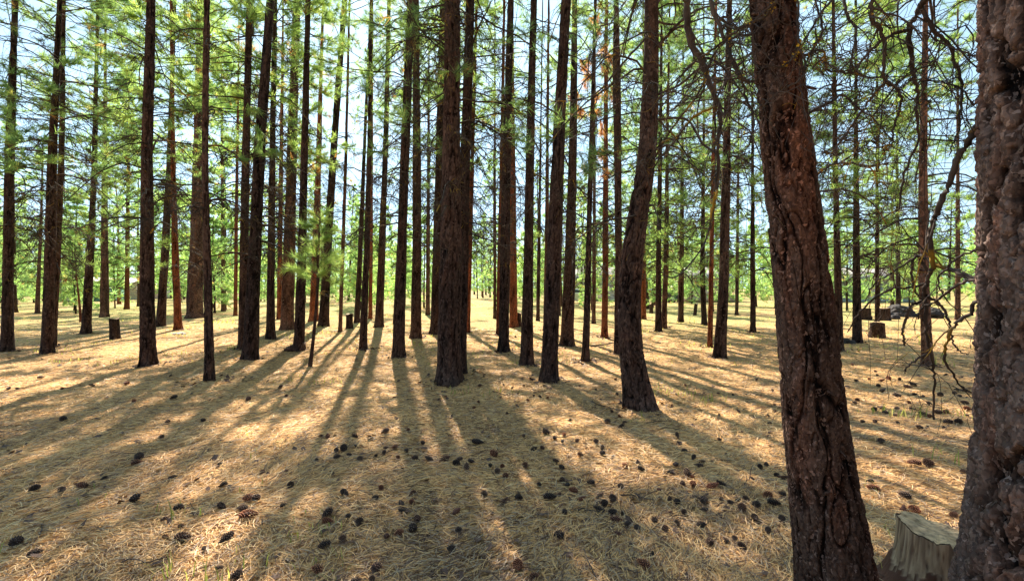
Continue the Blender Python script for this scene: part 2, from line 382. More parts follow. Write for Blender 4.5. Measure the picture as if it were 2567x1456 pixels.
def crown(name, z0, z1, n, Lm, sec=7, tuf=2, nn=14, nl=.17, nw=.008, top_el=45, shape=.75, brown=.03, seedtone=0.0, clump=0.6, mat=None):
    A = Acc()
    u = RNG.uniform(0, 1, n)**.9; z = z0+(z1-z0)*u
    # whorls
    z = np.where(RNG.uniform(0, 1, n) < clump, np.round(z/.55)*.55, z)+RNG.normal(0, .04, n)
    u = np.clip((z-z0)/(z1-z0), 0, 1)
    az = RNG.uniform(0, 2*math.pi, n)
    prof = np.sin(np.clip(.25+u*.75, 0, 1)*math.pi)**.8*shape + (1-shape)*(1-u)
    L = Lm*np.clip(prof, .12, 1)*RNG.uniform(.55, 1.15, n)
    el = np.radians(-8+u*top_el+RNG.normal(0, 9, n)); sag = RNG.uniform(-.12, .35, n)*(1-u)
    pr = grow(np.c_[np.zeros(n), np.zeros(n), z], az, L, el, sag, 7, .07)
    A.add(*tubes(pr, (.006+.010*L/Lm)[:, None]*np.linspace(1, .35, 7), 3), mat=1, a=.4)
    m = n*sec; idx = np.repeat(np.arange(n), sec); t = 1-RNG.uniform(0, 1, m)**1.5*.72
    p, d = sample(pr, idx, t)
    az2 = az[idx]+RNG.choice([-1, 1], m)*RNG.uniform(.15, 1.1, m); L2 = (.12+.38*L[idx]*RNG.uniform(.3, .9, m)*(1.3-t))
    tw = grow(p, az2, L2, np.radians(RNG.uniform(-10, 45, m)), RNG.uniform(-.4, .4, m), 4, .10)
    A.add(*tubes(tw, .0050*np.linspace(1, .6, 4)[None]*np.ones((m, 1)), 3), mat=1, a=.4)
    allp = []; alld = []
    e, d = sample(tw, np.arange(m), np.full(m, .999)); allp.append(e); alld.append(d)
    for k in range(tuf-1):
        e, d = sample(tw, np.arange(m), RNG.uniform(.35, .95, m)); allp.append(e); alld.append(d)
    e, d = sample(pr, np.arange(n), np.full(n, .999)); allp.append(e); alld.append(d)
    P = np.concatenate(allp); D = norm(np.concatenate(alld)+np.array([0, 0, .25]))
    v, f = needles(P, D, nn, nl, nw, .85, .05)
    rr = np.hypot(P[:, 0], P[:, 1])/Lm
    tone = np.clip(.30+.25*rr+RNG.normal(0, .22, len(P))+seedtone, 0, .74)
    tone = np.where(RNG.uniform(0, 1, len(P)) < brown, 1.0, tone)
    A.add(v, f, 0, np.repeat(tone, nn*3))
    return A.mesh(name, [mat or M['needles'], M['twig']])

CROWN = {
 'full':   [crown('full_crown', 4.0, 14, 46, 1.7, 6, 3, 15, .18, .0062, seedtone=.14) for _ in range(2)],
 'sparse': [crown('sparse_crown', 5.4, 14, 24, 1.4, 6, 3, 14, .18, .0062, seedtone=.08) for _ in range(2)],
 'low':    [crown('low_crown', 2.2, 11, 70, 1.7, 7, 3, 14, .18, .010, seedtone=.28) for _ in range(2)],
 'open':   [crown('open_crown', 5.0, 13, 14, 1.2, 6, 2, 15, .18, .0062, seedtone=.18) for _ in range(2)],
 'dense':  [crown('dense_crown', 4.6, 14, 105, 2.2, 8, 3, 16, .19, .013, seedtone=.18) for _ in range(2)],  # mostly out of view; thickened to cast broad shade on the foreground
 'browned': [crown('browned_crown', 4.0, 14, 70, 1.8, 7, 3, 15, .18, .0085, seedtone=.15, brown=.30)],
 'thin':   [crown('thin_crown', 3.4, 10, 34, .95, 6, 2, 14, .18, .006, seedtone=.18)],
}
CROWN_H = {'dense': 14, 'browned': 14, 'open': 13, 'full': 14, 'sparse': 14, 'low': 11, 'thin': 10}
FAR = {   # fewer, wider needles for trees some tens of metres off
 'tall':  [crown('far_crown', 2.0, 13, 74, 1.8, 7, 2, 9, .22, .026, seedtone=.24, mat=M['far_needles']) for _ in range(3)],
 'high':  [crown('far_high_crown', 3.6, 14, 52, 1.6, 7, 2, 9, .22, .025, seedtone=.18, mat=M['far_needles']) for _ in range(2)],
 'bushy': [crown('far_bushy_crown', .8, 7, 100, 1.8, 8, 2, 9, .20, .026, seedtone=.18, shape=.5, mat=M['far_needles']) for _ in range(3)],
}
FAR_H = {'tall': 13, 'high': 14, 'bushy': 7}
DEAD = {
 'dense':  [dead_branches('dead_branches', 2.4, 8.0, 46, 1.6) for _ in range(3)],
 'medium': [dead_branches('dead_branches', 2.2, 7.0, 40, 1.35, twn=6) for _ in range(3)],
 'few':    [dead_branches('dead_branches', 2.5, 7.0, 20, 1.0, twn=5) for _ in range(2)],
 'far':    [dead_branches('dead_branches', 1.8, 7.5, 34, 1.5, 3, 5, 3, 1.7) for _ in range(2)],
}

def lean_quat(dx, dy, dz):
    return Vector((0, 0, 1)).rotation_difference(Vector((dx, dy, dz)).normalized())

SUNNY = {}
TREES = []
def pine(ctrl_px, mat, crown_kind, dead_kind, label, H=None, name='pine_tree', amp=.012, group=None, hi=None, Y=None, cscale=1.0, deadshift=0.0, cz=0.0):
    """ctrl_px: [(x, y, w)...] from the base upward in photo pixels, last at or above the frame's top"""
    bx, by, bw = ctrl_px[0]
    if Y is None: X, Y = ground_pt(bx, by)
    else: X = (bx-CX)/F*Y
    gz = float(ground_z(X, Y))
    pts = []
    for k, (px, py, w) in enumerate(ctrl_px):
        p = at(px, py, Y); cphi = math.cos(math.atan((px-CX)/F))
        pts.append([p[0]-X, 0, p[2]-gz if k else 0.0, w*Y/F*cphi/2])
    top = pts[-1]; prev = pts[-2]
    sl = (top[0]-pts[0][0])/(top[2]-pts[0][2])
    tp = (pts[0][3]-top[3])/(top[2]-pts[0][2])
    if H is None: H = min(17, max(9.5, top[2]+max(4.5, top[3]/max(tp, .004)*.8)))
    if H > top[2]+.5:
        pts.append([top[0]+sl*(H-top[2]), 0, H, .022])
    d = Y
    root = link(name, None, loc=(X, Y, gz))
    tag(root, label, 'tree', group)
    kw = dict(seed=len(TREES)*1.37)
    if hi: kw.update(hi)
    elif d < 9: kw.update(nt=64, nz=170, amp=amp, ps=13)
    elif d < 14: kw.update(nt=34, nz=110, amp=amp, ps=11)
    elif d < 26: kw.update(nt=18, nz=60, amp=amp, ps=9)
    else: kw.update(nt=10, nz=24)
    if d < 14:
        ns = 34; zt = RNG.uniform(.5, 6, ns); cx_, cy_, cr_ = smooth_path(pts, zt); a_ = RNG.uniform(0, 6.28, ns)
        sb = grow(np.c_[cx_+np.cos(a_)*cr_*.8, cy_+np.sin(a_)*cr_*.8, zt], a_, cr_*.3+np.minimum(RNG.exponential(.04, ns), .10)*(.5 if d < 4 else 1)+.015, np.radians(RNG.uniform(-30, 40, ns)), np.zeros(ns), 4, .06)
        kw['extra'] = tubes(sb, RNG.uniform(.004, .010, ns)[:, None]*np.array([1.3, 1, .85, .6]), 5)
    t = link('trunk', trunk_mesh('trunk', pts, mat, **kw), root)
    q = lean_quat(pts[-1][0], 0, pts[-1][2])
    rz = Quaternion((0, 0, 1), RNG.uniform(0, 6.28))
    if crown_kind:
        kinds = CROWN if d < 27 else FAR
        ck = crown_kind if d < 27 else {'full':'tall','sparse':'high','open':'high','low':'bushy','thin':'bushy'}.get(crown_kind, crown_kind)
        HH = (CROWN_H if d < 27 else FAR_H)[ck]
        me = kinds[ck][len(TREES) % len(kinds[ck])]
        c = link('crown', me, root); c.rotation_mode = 'QUATERNION'; c.rotation_quaternion = q @ rz
        s = H/HH; c.scale = (s*cscale, s*cscale, s); c.location = (0, 0, cz)
    if dead_kind:
        me = DEAD[dead_kind][len(TREES) % len(DEAD[dead_kind])]
        b = link('dead_branches', me, root); b.rotation_mode = 'QUATERNION'; b.rotation_quaternion = q @ rz
        mid = pts[len(pts)//2]
        b.location = (0, 0, deadshift)
    TREES.append((X, Y)); SUNNY[label] = root
    return root

bd, br, bg = M['bark_dark'], M['bark_red'], M['bark_grey']
# x, y, w from the foot up -------------------------------------------------
pine([(18,882,34),(20,700,30),(24,400,26),(38,0,16)], bd, 'full', 'medium', 'leftmost dark pine trunk at the photo edge, green crown above')
pine([(118,885,34),(124,700,31),(131,400,25),(150,0,12)], bd, 'dense', 'dense', 'reddish footed pine in front of its thinner twin, yellow lichen on twigs')
pine([(134,868,16),(141,700,18),(154,400,16),(158,100,12),(160,0,10)], bd, 'sparse', 'medium', 'slim twin pine just behind the reddish footed one on the left')
pine([(371,912,44),(369,700,36),(368,400,31),(379,0,22)], bd, 'open', 'dense', 'thick near black pine on the left with long drooping bare branches')
pine([(525,958,25),(521,700,20),(513,400,16),(519,0,16)], bd, 'open', 'few', 'slender near black pine standing alone in front of the large red trunk')
pine([(627,905,40),(638,640,34),(652,350,27),(678,0,21)], bd, 'open', 'medium', 'thick black pine leaning right, foot touching a thinner pine')
pine([(608,877,24),(612,600,22),(618,300,19),(626,0,15)], bd, 'dense', 'medium', 'thinner black pine close behind the left side of the right leaning one')
pine([(215,838,27),(226,640,21),(236,440,15),(243,100,9)], bd, 'low', 'few', 'right leaning pine in front of the green shed')
pine([(262,795,24),(262,600,19),(262,400,13),(264,150,8)], bg, 'low', 'few', 'grey brown pine with forked foot right of the green shed')
pine([(318,775,14),(320,560,11),(322,350,7)], br, 'low', None, 'small straight red trunk behind the cut stump on the left')
pine([(402,818,26),(416,600,20),(427,350,15),(436,50,9)], bd, 'thin', 'medium', 'brown pine bowing right beside the bright orange brown trunk')
pine([(446,828,22),(438,600,17),(433,350,12),(430,50,8)], br, 'dense', 'medium', 'orange brown pine leaning left between the black trunk and the giant red one')
pine([(487,798,44),(492,650,38),(498,450,33),(505,0,22)], bg, 'sparse', None, 'massive old pine with furrowed red grey bark and flared foot', H=24, amp=.03)
pine([(560,780,12),(558,560,10),(556,300,7)], bg, 'low', None, 'thin pale trunk between the slender black pine and the leaning pair')
pine([(590,792,10),(592,560,9),(596,300,6)], br, 'open', None, 'thin red trunk left of the leaning black pair')
pine([(678,848,23),(680,600,18),(683,350,15),(690,0,10)], bd, 'dense', 'dense', 'straight dark pine right of the thick right leaning black one')
pine([(719,824,36),(726,600,29),(734,300,24),(744,0,18)], bg, 'browned', 'dense', 'stout grey barked pine wrapped in a tangle of bare twigs', H=18)
pine([(700,800,14),(702,600,12),(706,300,9)], br, 'open', 'far', 'narrow red trunk just left of the stout grey barked pine')
pine([(749,878,27),(756,650,22),(764,350,17),(772,0,13)], bd, 'open', 'few', 'black pine standing behind the broken wood chunk')
pine([(811,818,26),(822,600,21),(838,350,17),(864,0,13)], bd, 'open', 'medium', 'dark pine leaning right with pale green crown, behind the sapling')
pine([(786,806,24),(793,600,18),(801,300,12)], br, 'open', 'medium', 'red brown trunk glimpsed just behind the thin curved sapling')
pine([(852,832,10),(860,600,9),(868,350,7),(876,0,5)], bg, 'open', 'few', 'pencil thin straight pine left of the two short stumps')
pine([(909,875,19),(919,640,14),(926,350,11),(930,0,8)], bd, 'open', 'few', 'slim dark pine beside the short stumps, casting a long thin shadow')
pine([(894,808,14),(904,600,12),(914,350,8)], bd, 'open', 'few', 'small leaning pine behind the pair of short stumps')
pine([(928,800,10),(930,600,9),(932,300,6)], br, 'open', None, 'thin red trunk hidden behind the slim dark pine near the stumps')
pine([(950,821,22),(958,600,17),(967,350,13),(975,0,9)], bd, 'open', 'medium', 'brown pine with yellow lichened twigs right of the two short stumps')
pine([(990,812,12),(1000,600,9),(1008,350,7)], bd, 'thin', None, 'thin leaning pine left of the dark curved trunk near centre')
pine([(998,890,31),(1006,640,25),(1018,300,21),(1031,0,17)], bd, 'full', 'medium', 'black pine curving slightly right, left of the central thick trunk')
pine([(1042,850,26),(1045,600,23),(1044,300,19),(1042,0,15)], bd, 'open', 'medium', 'reddish brown pine in front of a broad tree shadow, left of centre')
pine([(1072,790,11),(1073,560,9),(1074,300,6)], bg, 'low', None, 'thin grey trunk far behind, left of the central thick pine')
pine([(1092,838,28),(1098,600,25),(1104,300,20),(1110,0,16)], bd, 'dense', 'dense', 'brown flared foot pine just left of the central thick trunk')
pine([(1125,957,60),(1129,700,53),(1131,400,44),(1134,0,35)], bd, 'full', 'dense', 'thick central pine with deeply ridged dark bark, nearest of the middle trunks', amp=.024)
pine([(1152,936,30),(1158,700,29),(1166,400,25),(1179,0,20)], bd, 'full', 'dense', 'black pine hard behind the right side of the thick central trunk')
pine([(1171,834,13),(1178,600,12),(1186,300,9)], br, 'open', 'few', 'narrow red pine right of the paired central trunks')
pine([(1240,800,8),(1240,600,7),(1240,400,5)], bd, 'open', None, 'very thin far trunk at the left edge of the sunlit clearing')
pine([(1262,878,27),(1266,600,24),(1272,300,19),(1280,0,15)], bd, 'open', 'dense', 'dark pine in front of a red trunk, right of the sunlit clearing')
pine([(1250,842,14),(1253,640,13),(1258,350,9)], br, 'open', 'medium', 'red trunk peeking out left behind the dark pine by the clearing')
pine([(1287,821,20),(1286,600,17),(1284,300,12)], br, 'open', 'few', 'red trunk behind the right side of the dark pine by the clearing')
pine([(1320,915,31),(1324,640,24),(1330,300,19),(1338,0,16)], bd, 'sparse', 'few', 'smooth dark pine with forward shadow, left of the ridged straight one')
pine([(1348,803,9),(1351,600,8),(1354,400,5)], bd, 'open', None, 'thin twisted trunk far between two straight dark pines')
pine([(1376,955,43),(1388,640,34),(1402,300,28),(1419,0,23)], bd, 'sparse', 'few', 'straight ridged black pine leaning slightly right, left of the S curved tree', amp=.018)
pine([(1421,862,33),(1430,600,26),(1437,300,18),(1440,0,13)], bd, 'open', 'medium', 'flared dark pine draped in bare hanging twigs, behind the ridged one')
pine([(1366,830,10),(1370,600,10),(1372,300,7)], bg, 'open', None, 'thin pale trunk hugging the left side of the ridged black pine')
pine([(1467,912,18),(1472,740,15),(1478,500,12),(1488,150,8)], bd, 'open', 'few', 'thin dark pine with a snapped knot at mid height, left of the S curved tree')
pine([(1515,848,16),(1517,640,15),(1518,300,11)], br, 'open', 'medium', 'rust coloured pine with orange dead sprays, left of the S curved tree')
pine([(1488,810,10),(1489,600,9),(1490,350,6)], bg, 'low', None, 'narrow grey trunk behind the thin snapped knot pine')
pine([(1547,886,17),(1550,640,17),(1548,400,18),(1545,200,20),(1544,0,12)], bd, 'open', 'few', 'dark pine half hidden behind the left side of the S curved tree')
pine([(1650,830,16),(1650,640,13),(1655,350,9)], bd, 'low', 'medium', 'left one of the crossed foot pair right of the S curved tree')
pine([(1663,822,15),(1670,640,12),(1672,350,8)], bg, 'low', 'medium', 'right one of the crossed foot pair right of the S curved tree')
pine([(1612,800,15),(1612,600,12),(1612,350,8)], br, 'low', None, 'red trunk just right of the S curved tree')
pine([(1706,808,15),(1708,640,12),(1710,350,7)], bd, 'low', 'far', 'dark trunk left of the short leaning post stump by the far deck')
pine([(1765,816,14),(1760,700,13),(1762,500,9),(1764,300,6)], bd, 'low', 'far', 'pine with a bent foot in front of the wooden deck railing')
pine([(1779,870,13),(1783,640,11),(1788,350,8),(1792,150,6)], br, 'thin', 'medium', 'slender red pine left of the tall lichened trunk')
pine([(1803,893,31),(1814,700,26),(1820,400,20),(1828,0,13)], bd, 'open', 'dense', 'tall lichened pine with bowed foot between S curved and big leaning trees')
pine([(1887,832,15),(1886,640,12),(1886,350,7)], bd, 'low', 'far', 'lone slim dark trunk left of the big leaning tree')
pine([(1846,790,9),(1848,600,8),(1850,400,5)], bd, 'low', None, 'thin far trunk between the tall lichened pine and the lone slim one')
pine([(2103,880,22),(2098,640,17),(2092,350,12),(2088,0,8)], bd, 'low', 'dense', 'lichen speckled pine just right of the big leaning trunk')
pine([(2148,858,24),(2146,640,19),(2145,400,12),(2145,200,8)], bd, 'low', 'far', 'brown pine in front of the pale blue house on the right')
pine([(2198,846,13),(2198,640,11),(2198,400,7)], bd, 'low', 'far', 'slim pine growing in front of a short wide stump')
pine([(2325,922,31),(2314,700,28),(2313,400,21),(2320,0,12)], bg, 'sparse', 'medium', 'grey brown pine with lichened left side, left of the giant trunk', amp=.01)
pine([(2251,790,14),(2250,640,11),(2248,400,7)], bd, 'low', 'far', 'brown trunk behind the boulders on the right')
pine([(2400,800,15),(2400,640,13),(2400,400,9)], bg, 'low', 'far', 'pale brown trunk near the left edge of the giant foreground trunk')

# S curved tree
s_tree = pine([(1606,1012,80),(1588,930,64),(1578,850,58),(1575,760,58),(1582,650,56),(1602,520,50),(1622,400,43),(1629,250,40),(1632,100,37),(1632,0,36)], bd, 'full', 'dense',
     'S curved dark pine with thick ridged bark standing right of centre', H=13, hi=dict(nt=110, nz=60, fine_to=4.2, nfine=330, amp=.018, ps=15, zs=.36, flare=.12))
# big leaning tree
lean_tree = pine([(2108,1545,228),(2091,1400,208),(2058,1200,182),(2032,1000,162),(2019,800,150),(1996,600,138),(1974,400,126),(1954,200,114),(1934,0,106)], M['bark_near'], 'full', None,
     'big foreground pine leaning left with flaky red brown bark', H=13, Y=2.05, hi=dict(nt=300, nz=50, fine_to=3.3, nfine=720, amp=.015, ps=21, zs=.42, flare=.06))
# giant at the right edge
def giant():
    X, Y = 1.895, 1.30
    gz = float(ground_z(X, Y)); root = link('pine_tree', None, loc=(X, Y, gz))
    tag(root, 'giant foreground pine filling the right edge, deep plated pinkish grey bark', 'tree')
    pts = [[-.02,0,0,.43],[-.02,0,.35,.388],[-.01,0,.65,.350],[0,0,1.1,.328],[0,0,2,.32],[.02,0,3.2,.30],[.05,0,8,.2],[.05,0,15,.03]]
    link('trunk', trunk_mesh('trunk', pts, M['bark_giant'], nt=520, nz=40, fine_to=3.1, nfine=700, amp=.036, ps=14, zs=.40, flare=.04, seed=4.2), root)
    c = link('crown', CROWN['full'][0], root); c.location = (0, 0, .5); c.scale = (1.1, 1.1, 1.05)
    TREES.append((X, Y)); return root
giant_tree = giant()

# ------------------------------------------------------------------ limbs of the two foreground trees and the S tree
def cat(pts, n):
    p = np.array(pts, float); k = len(p)
    P = np.vstack([2*p[0]-p[1], p, 2*p[-1]-p[-2]])
    out = []
    for u in np.linspace(0, k-1, n):
        i = min(int(u), k-2); t = u-i
        a, b, c, d = P[i], P[i+1], P[i+2], P[i+3]
        out.append(.5*((2*b)+(-a+c)*t+(2*a-5*b+4*c-d)*t*t+(-a+3*b-3*c+d)*t**3))
    return np.array(out)

def zE(x, y): return ((1900+x/2.08)/1.1692, (y/2.08)/1.1692)
def zF(x, y): return ((2400+x/4.16)/1.1692, (750+y/4.16)/1.1692)
def zD(x, y): return ((2300+x/2.074)/1.1692, (1000+y/2.074)/1.1692)

def limb(root, px, Y0, Y1, w0, w1, head=None, twigs=10, name='limb', tl=(.12, .4), lichen=0, up=0):
    n = max(14, len(px)*5)
    Ys = np.linspace(Y0, Y1, len(px))
    pts = [at(p[0], p[1], y) for p, y in zip(px, Ys)]
    if head is not None: pts = [head]+pts
    c = cat(pts, n); c[1:-1] += RNG.normal(0, .0025, (n-2, 3))
    r0 = w0*Y0/F/2*1.1; r1 = w1*Y1/F/2*1.0; twigs = int(twigs*(.35 if px[-1][1] > 560 else 1.0))
    rad = np.linspace(r0, r1, n)*RNG.uniform(.88, 1.15, n)
    A = Acc(); A.add(*tubes(c[None], rad[None], 7))
    if twigs:
        m = twigs; t = RNG.uniform(.12, 1, m); p, d = sample(c[None], np.zeros(m, int), t)
        az = np.arctan2(d[:, 1], d[:, 0])+RNG.choice([-1, 1], m)*RNG.uniform(.3, 1.5, m)
        L = RNG.uniform(tl[0], tl[1], m)
        tw = grow(p, az, L, np.radians(RNG.uniform(-60, 50, m)), RNG.uniform(-.8, 1.4, m), 8, .22)
        A.add(*tubes(tw, np.clip(.45*np.interp(t, [0, 1], [r0, r1]), .0019, .007)[:, None]*np.linspace(1, .45, 8)[None], 4))
        k = m*3; i2 = np.repeat(np.arange(m), 3); p, d = sample(tw, i2, RNG.uniform(.15, 1, k))
        t3 = grow(p, az[i2]+RNG.choice([-1, 1], k)*RNG.uniform(.3, 1.7, k), RNG.uniform(.03, .22, k), np.radians(RNG.uniform(-70, 45, k)), RNG.uniform(-1, 1.2, k), 6, .28)
        A.add(*tubes(t3, .0014*np.linspace(1, .6, 6)[None]*np.ones((k, 1)), 3))
        # little spurs along the limb
        k = max(1, twigs*5); p, d = sample(c[None], np.zeros(k, int), RNG.uniform(0, 1, k))
        sp = grow(p, RNG.uniform(0, 6.28, k), RNG.uniform(.008, .028, k)+r1, np.radians(RNG.uniform(-60, 60, k)), np.zeros(k), 3, .1)
        A.add(*tubes(sp, np.full((k, 3), .0018)*np.array([1, .8, .4]), 3))
    base = np.array(root.location)
    if lichen:
        spots = RNG.uniform(.05, .95, lichen)
        for s in spots:
            for q in range(10):
                p, d = sample(c[None], np.zeros(1, int), np.array([np.clip(s+RNG.normal(0, .015), 0, 1)]))
                e = p[0]+RNG.normal(0, .006, 3)+np.array([0, 0, .003])
                ax = norm(RNG.normal(0, 1, (3, 3)))*RNG.uniform(.003, .008)
                v = np.array([e+ax[0], e+ax[1], e-ax[0], e-ax[1]*.8+ax[2]*.5])
                A.add(v, [[0, 1, 2, 3]], 1)
    A.v = [v-base for v in A.v]
    return link(name, A.mesh(name, [M['limb'], M['lichen']], smooth=True), root)

G = giant_tree; LT = lean_tree
gx = 1.88; gy = 1.30
L_ = lambda f, *p: [f(*q) for q in p]
limb(G, L_(zE,(2030,740),(1990,790),(1930,900),(1880,970),(1830,1130),(1770,1260),(1740,1350),(1720,1440))+L_(zF,(1390,100),(1340,230),(1290,400),(1285,560),(1310,900),(1340,1100),(1380,1300))+L_(zD,(895,150),(910,220),(903,330),(905,475)), 1.62, 2.1, 16, 4, head=at(2500, 270, 1.55), twigs=16)
limb(G, L_(zF,(1960,330),(1900,290),(1700,200),(1560,150),(1400,105)), 1.6, 1.85, 13, 9, head=(gx-.1, gy+.15, 1.56), twigs=6)
limb(G, L_(zF,(1900,285),(1700,350),(1540,460),(1400,570),(1250,640),(1205,770)), 1.6, 1.95, 8, 3.5, head=(gx-.1, gy+.15, 1.62), twigs=8)
limb(G, L_(zF,(1960,560),(1850,700),(1700,800),(1620,900),(1560,1080),(1520,1240),(1570,1350),(1650,1456))+L_(zD,(1055,260),(1130,310)), 1.6, 1.8, 10, 3, head=(gx-.1, gy+.15, 1.5), twigs=8)
limb(G, L_(zF,(1290,340),(1130,385),(900,400),(720,480),(560,620),(440,760),(345,930)), 1.92, 2.15, 6, 3, twigs=10)
limb(G, L_(zF,(1280,540),(1130,610),(1070,740),(1030,860),(1025,1000),(1040,1090)), 1.96, 2.05, 8, 4, twigs=6)
limb(G, L_(zF,(1300,480),(1440,560),(1530,680),(1590,800),(1600,950),(1640,1070),(1700,1160),(1810,1205)), 1.9, 1.85, 7, 2.5, twigs=7)
limb(G, L_(zF,(1310,1195),(1150,1290),(1060,1370),(1050,1430)), 2.05, 2.05, 4.5, 3, twigs=2)
limb(G, L_(zF,(1400,105),(1240,0),(1160,20),(900,200),(660,350),(560,560)), 1.85, 2.2, 6, 2.5, twigs=10)
limb(G, L_(zF,(1350,200),(1180,0),(1130,200),(1150,370),(1200,480),(1270,540)), 1.88, 1.96, 7, 3, twigs=5)
limb(G, L_(zF,(1900,-60),(1700,30),(1560,140),(1460,250),(1450,360),(1530,500),(1600,590)), 1.6, 1.8, 6, 2.5, head=(gx-.1, gy+.15, 1.75), twigs=7)
limb(G, L_(zE,(1830,-200),(1740,-80),(1690,0),(1640,80),(1590,190),(1600,330),(1610,430),(1640,560),(1635,700),(1640,860),(1560,1060),(1530,1280)), 1.7, 2.1, 17, 3.5, head=(gx-.1, gy+.15, 3.0), twigs=22, lichen=3)
limb(G, L_(zE,(1600,180),(1450,230),(1330,330),(1235,450),(1100,400),(1030,345)), 1.75, 1.8, 8, 3, twigs=12, lichen=3)
limb(G, L_(zE,(1400,-160),(1370,0),(1360,120),(1420,200),(1440,320),(1430,450),(1440,500),(1370,580),(1300,680),(1200,820),(1120,930),(1050,930)), 1.7, 1.9, 11, 3.5, head=(gx-.2, gy+.15, 3.3), twigs=20, lichen=7)
limb(G, L_(zE,(1440,500),(1500,530),(1540,620),(1500,750),(1480,880),(1440,920),(1425,880)), 1.82, 1.9, 6, 3, twigs=8, lichen=5)
limb(G, L_(zE,(1670,60),(1740,190),(1830,270),(1870,400),(1910,530),(1900,680),(1880,830),(1830,950)), 1.72, 1.75, 9, 3, twigs=16)
limb(G, L_(zE,(2050,340),(1990,340),(1900,310),(1800,270),(1700,200)), 1.6, 1.75, 6, 3, head=(gx-.1, gy+.15, 2.4), twigs=10)
limb(G, L_(zE,(2060,560),(1980,640),(1900,540),(1780,500),(1650,500)), 1.6, 1.8, 5, 3, head=(gx-.1, gy+.15, 2.2), twigs=10)
limb(LT, L_(zE,(1150,-150),(1190,0),(1210,100),(1260,180),(1250,290),(1230,450),(1240,560)), 2.1, 1.9, 8, 3, head=at(1960, -160, 2.05), twigs=16)
limb(LT, L_(zE,(1160,-90),(1100,20),(1010,140),(950,260),(880,350),(800,410),(700,390)), 2.0, 1.75, 7, 2.5, head=at(1955, -120, 2.05), twigs=14, lichen=4)
limb(LT, L_(zE,(900,-20),(910,120),(915,260),(955,400),(930,480),(800,560),(700,640),(600,720)), 1.85, 1.7, 6, 2.5, head=at(1935, -80, 2.05), twigs=16, lichen=3)
limb(LT, L_(zE,(800,-60),(720,90),(650,130),(520,200),(400,300),(290,370),(180,480),(60,600)), 1.85, 2.2, 8, 3, head=at(1930, -90, 2.05), twigs=18, lichen=8)
limb(LT, L_(zE,(330,-140),(240,0),(240,150),(270,280),(340,420),(385,540),(430,650),(440,760)), 2.7, 2.7, 18, 10, head=at(1930, -160, 2.05), twigs=24, lichen=7)
limb(LT, L_(zE,(440,740),(420,900),(425,1020),(400,1200),(370,1400)), 2.7, 2.8, 10, 4, twigs=10, lichen=6)
limb(LT, L_(zE,(400,-140),(380,0),(430,160),(480,280),(520,400),(570,480),(640,500),(670,500)), 2.3, 2.1, 11, 5, head=at(1930, -140, 2.05), twigs=22, lichen=4)
limb(LT, L_(zE,(500,330),(570,500),(600,620),(640,700),(630,830),(590,920),(520,990)), 2.3, 2.2, 5, 2.5, twigs=12)
limb(LT, L_(zE,(430,640),(300,700),(240,750),(160,860),(60,980),(0,1090)), 2.7, 3.0, 6, 3, twigs=16, lichen=7)
limb(LT, L_(zE,(640,210),(520,230),(400,330),(300,580),(150,560),(60,600)), 2.15, 2.6, 6, 3, twigs=18, lichen=5)
limb(LT, L_(zE,(990,1190),(1120,1160),(1240,1170),(1370,1250),(1450,1370)), 2.15, 2.6, 5, 2.5, twigs=12)
limb(LT, L_(zE,(980,1110),(1100,1010),(1220,995),(1340,1020),(1390,1080)), 2.15, 2.5, 5, 2.5, twigs=12, lichen=4)
limb(LT, L_(zE,(930,710),(1080,640),(1180,580),(1260,640),(1400,760),(1500,870)), 2.15, 2.3, 6, 2.5, twigs=14)
limb(LT, L_(zE,(920,350),(1060,310),(1090,430),(1200,430),(1330,470),(1480,470)), 2.1, 2.2, 6, 2.5, twigs=14)
limb(LT, L_(zE,(920,500),(1000,300),(1060,190),(1030,60),(1000,-60)), 2.1, 2.2, 6, 4, twigs=14, lichen=3)
# limbs of the S curved tree (pale dead stems across its front, lichened arms to the right)
ST = s_tree; sy = s_tree.location[1]
limb(ST, [(1640,240),(1700,215),(1760,170),(1850,150),(1900,120)], sy, sy-1.5, 6, 3, twigs=10, lichen=4)
limb(ST, [(1625,90),(1560,160),(1500,230),(1450,250),(1380,255)], sy, sy-.6, 5, 2.5, twigs=10)
limb(ST, [(1650,300),(1720,300),(1760,360),(1800,400),(1790,520),(1760,620),(1700,690),(1665,692)], sy, sy-1.2, 6, 3, twigs=10, lichen=2)
limb(ST, [(1625,420),(1680,330),(1740,250),(1790,215)], sy, sy-1.6, 5, 3, twigs=12, lichen=6)
limb(ST, [(1640,130),(1690,70),(1740,30),(1800,10)], sy, sy-1, 7, 4, twigs=10, lichen=6)

# dead orange needle sprays on the rust pine
def sprays(root, spots, Yd, mat, n=50, L=.34, name='dead_needles', w=.013, lab=None):
    P = np.array([at(x, y, Yd) for x, y in spots]); m = len(P)
    P = np.repeat(P, 3, 0)+RNG.normal(0, .07, (m*3, 3))
    D = norm(RNG.normal(0, .5, P.shape)+np.array([0, 0, -.35]))
    v, f = needles(P, D, n, L, w, .6, .2)
    A = Acc(); base = np.array(root.location)
    A.add(v-base, f, 0, np.repeat(RNG.uniform(.45, .88, len(P)), n*3))
    # twig to hold each spray
    st = P.copy(); tr = np.array(root.location)[None]*np.ones((len(P), 1)); tr[:, 2] = P[:, 2]+.15
    pl = np.stack([tr, tr*.5+P*.5+np.array([0, 0, .05]), P], 1)-base
    A.add(*tubes(pl, np.full((len(P), 3), .005)*np.array([1.4, 1, .6]), 3), mat=1)
    o = link(name, A.mesh(name, [mat, M['twig']]), root)
    if lab: o['label'] = lab
    return o
rust = SUNNY['rust coloured pine with orange dead sprays, left of the S curved tree']
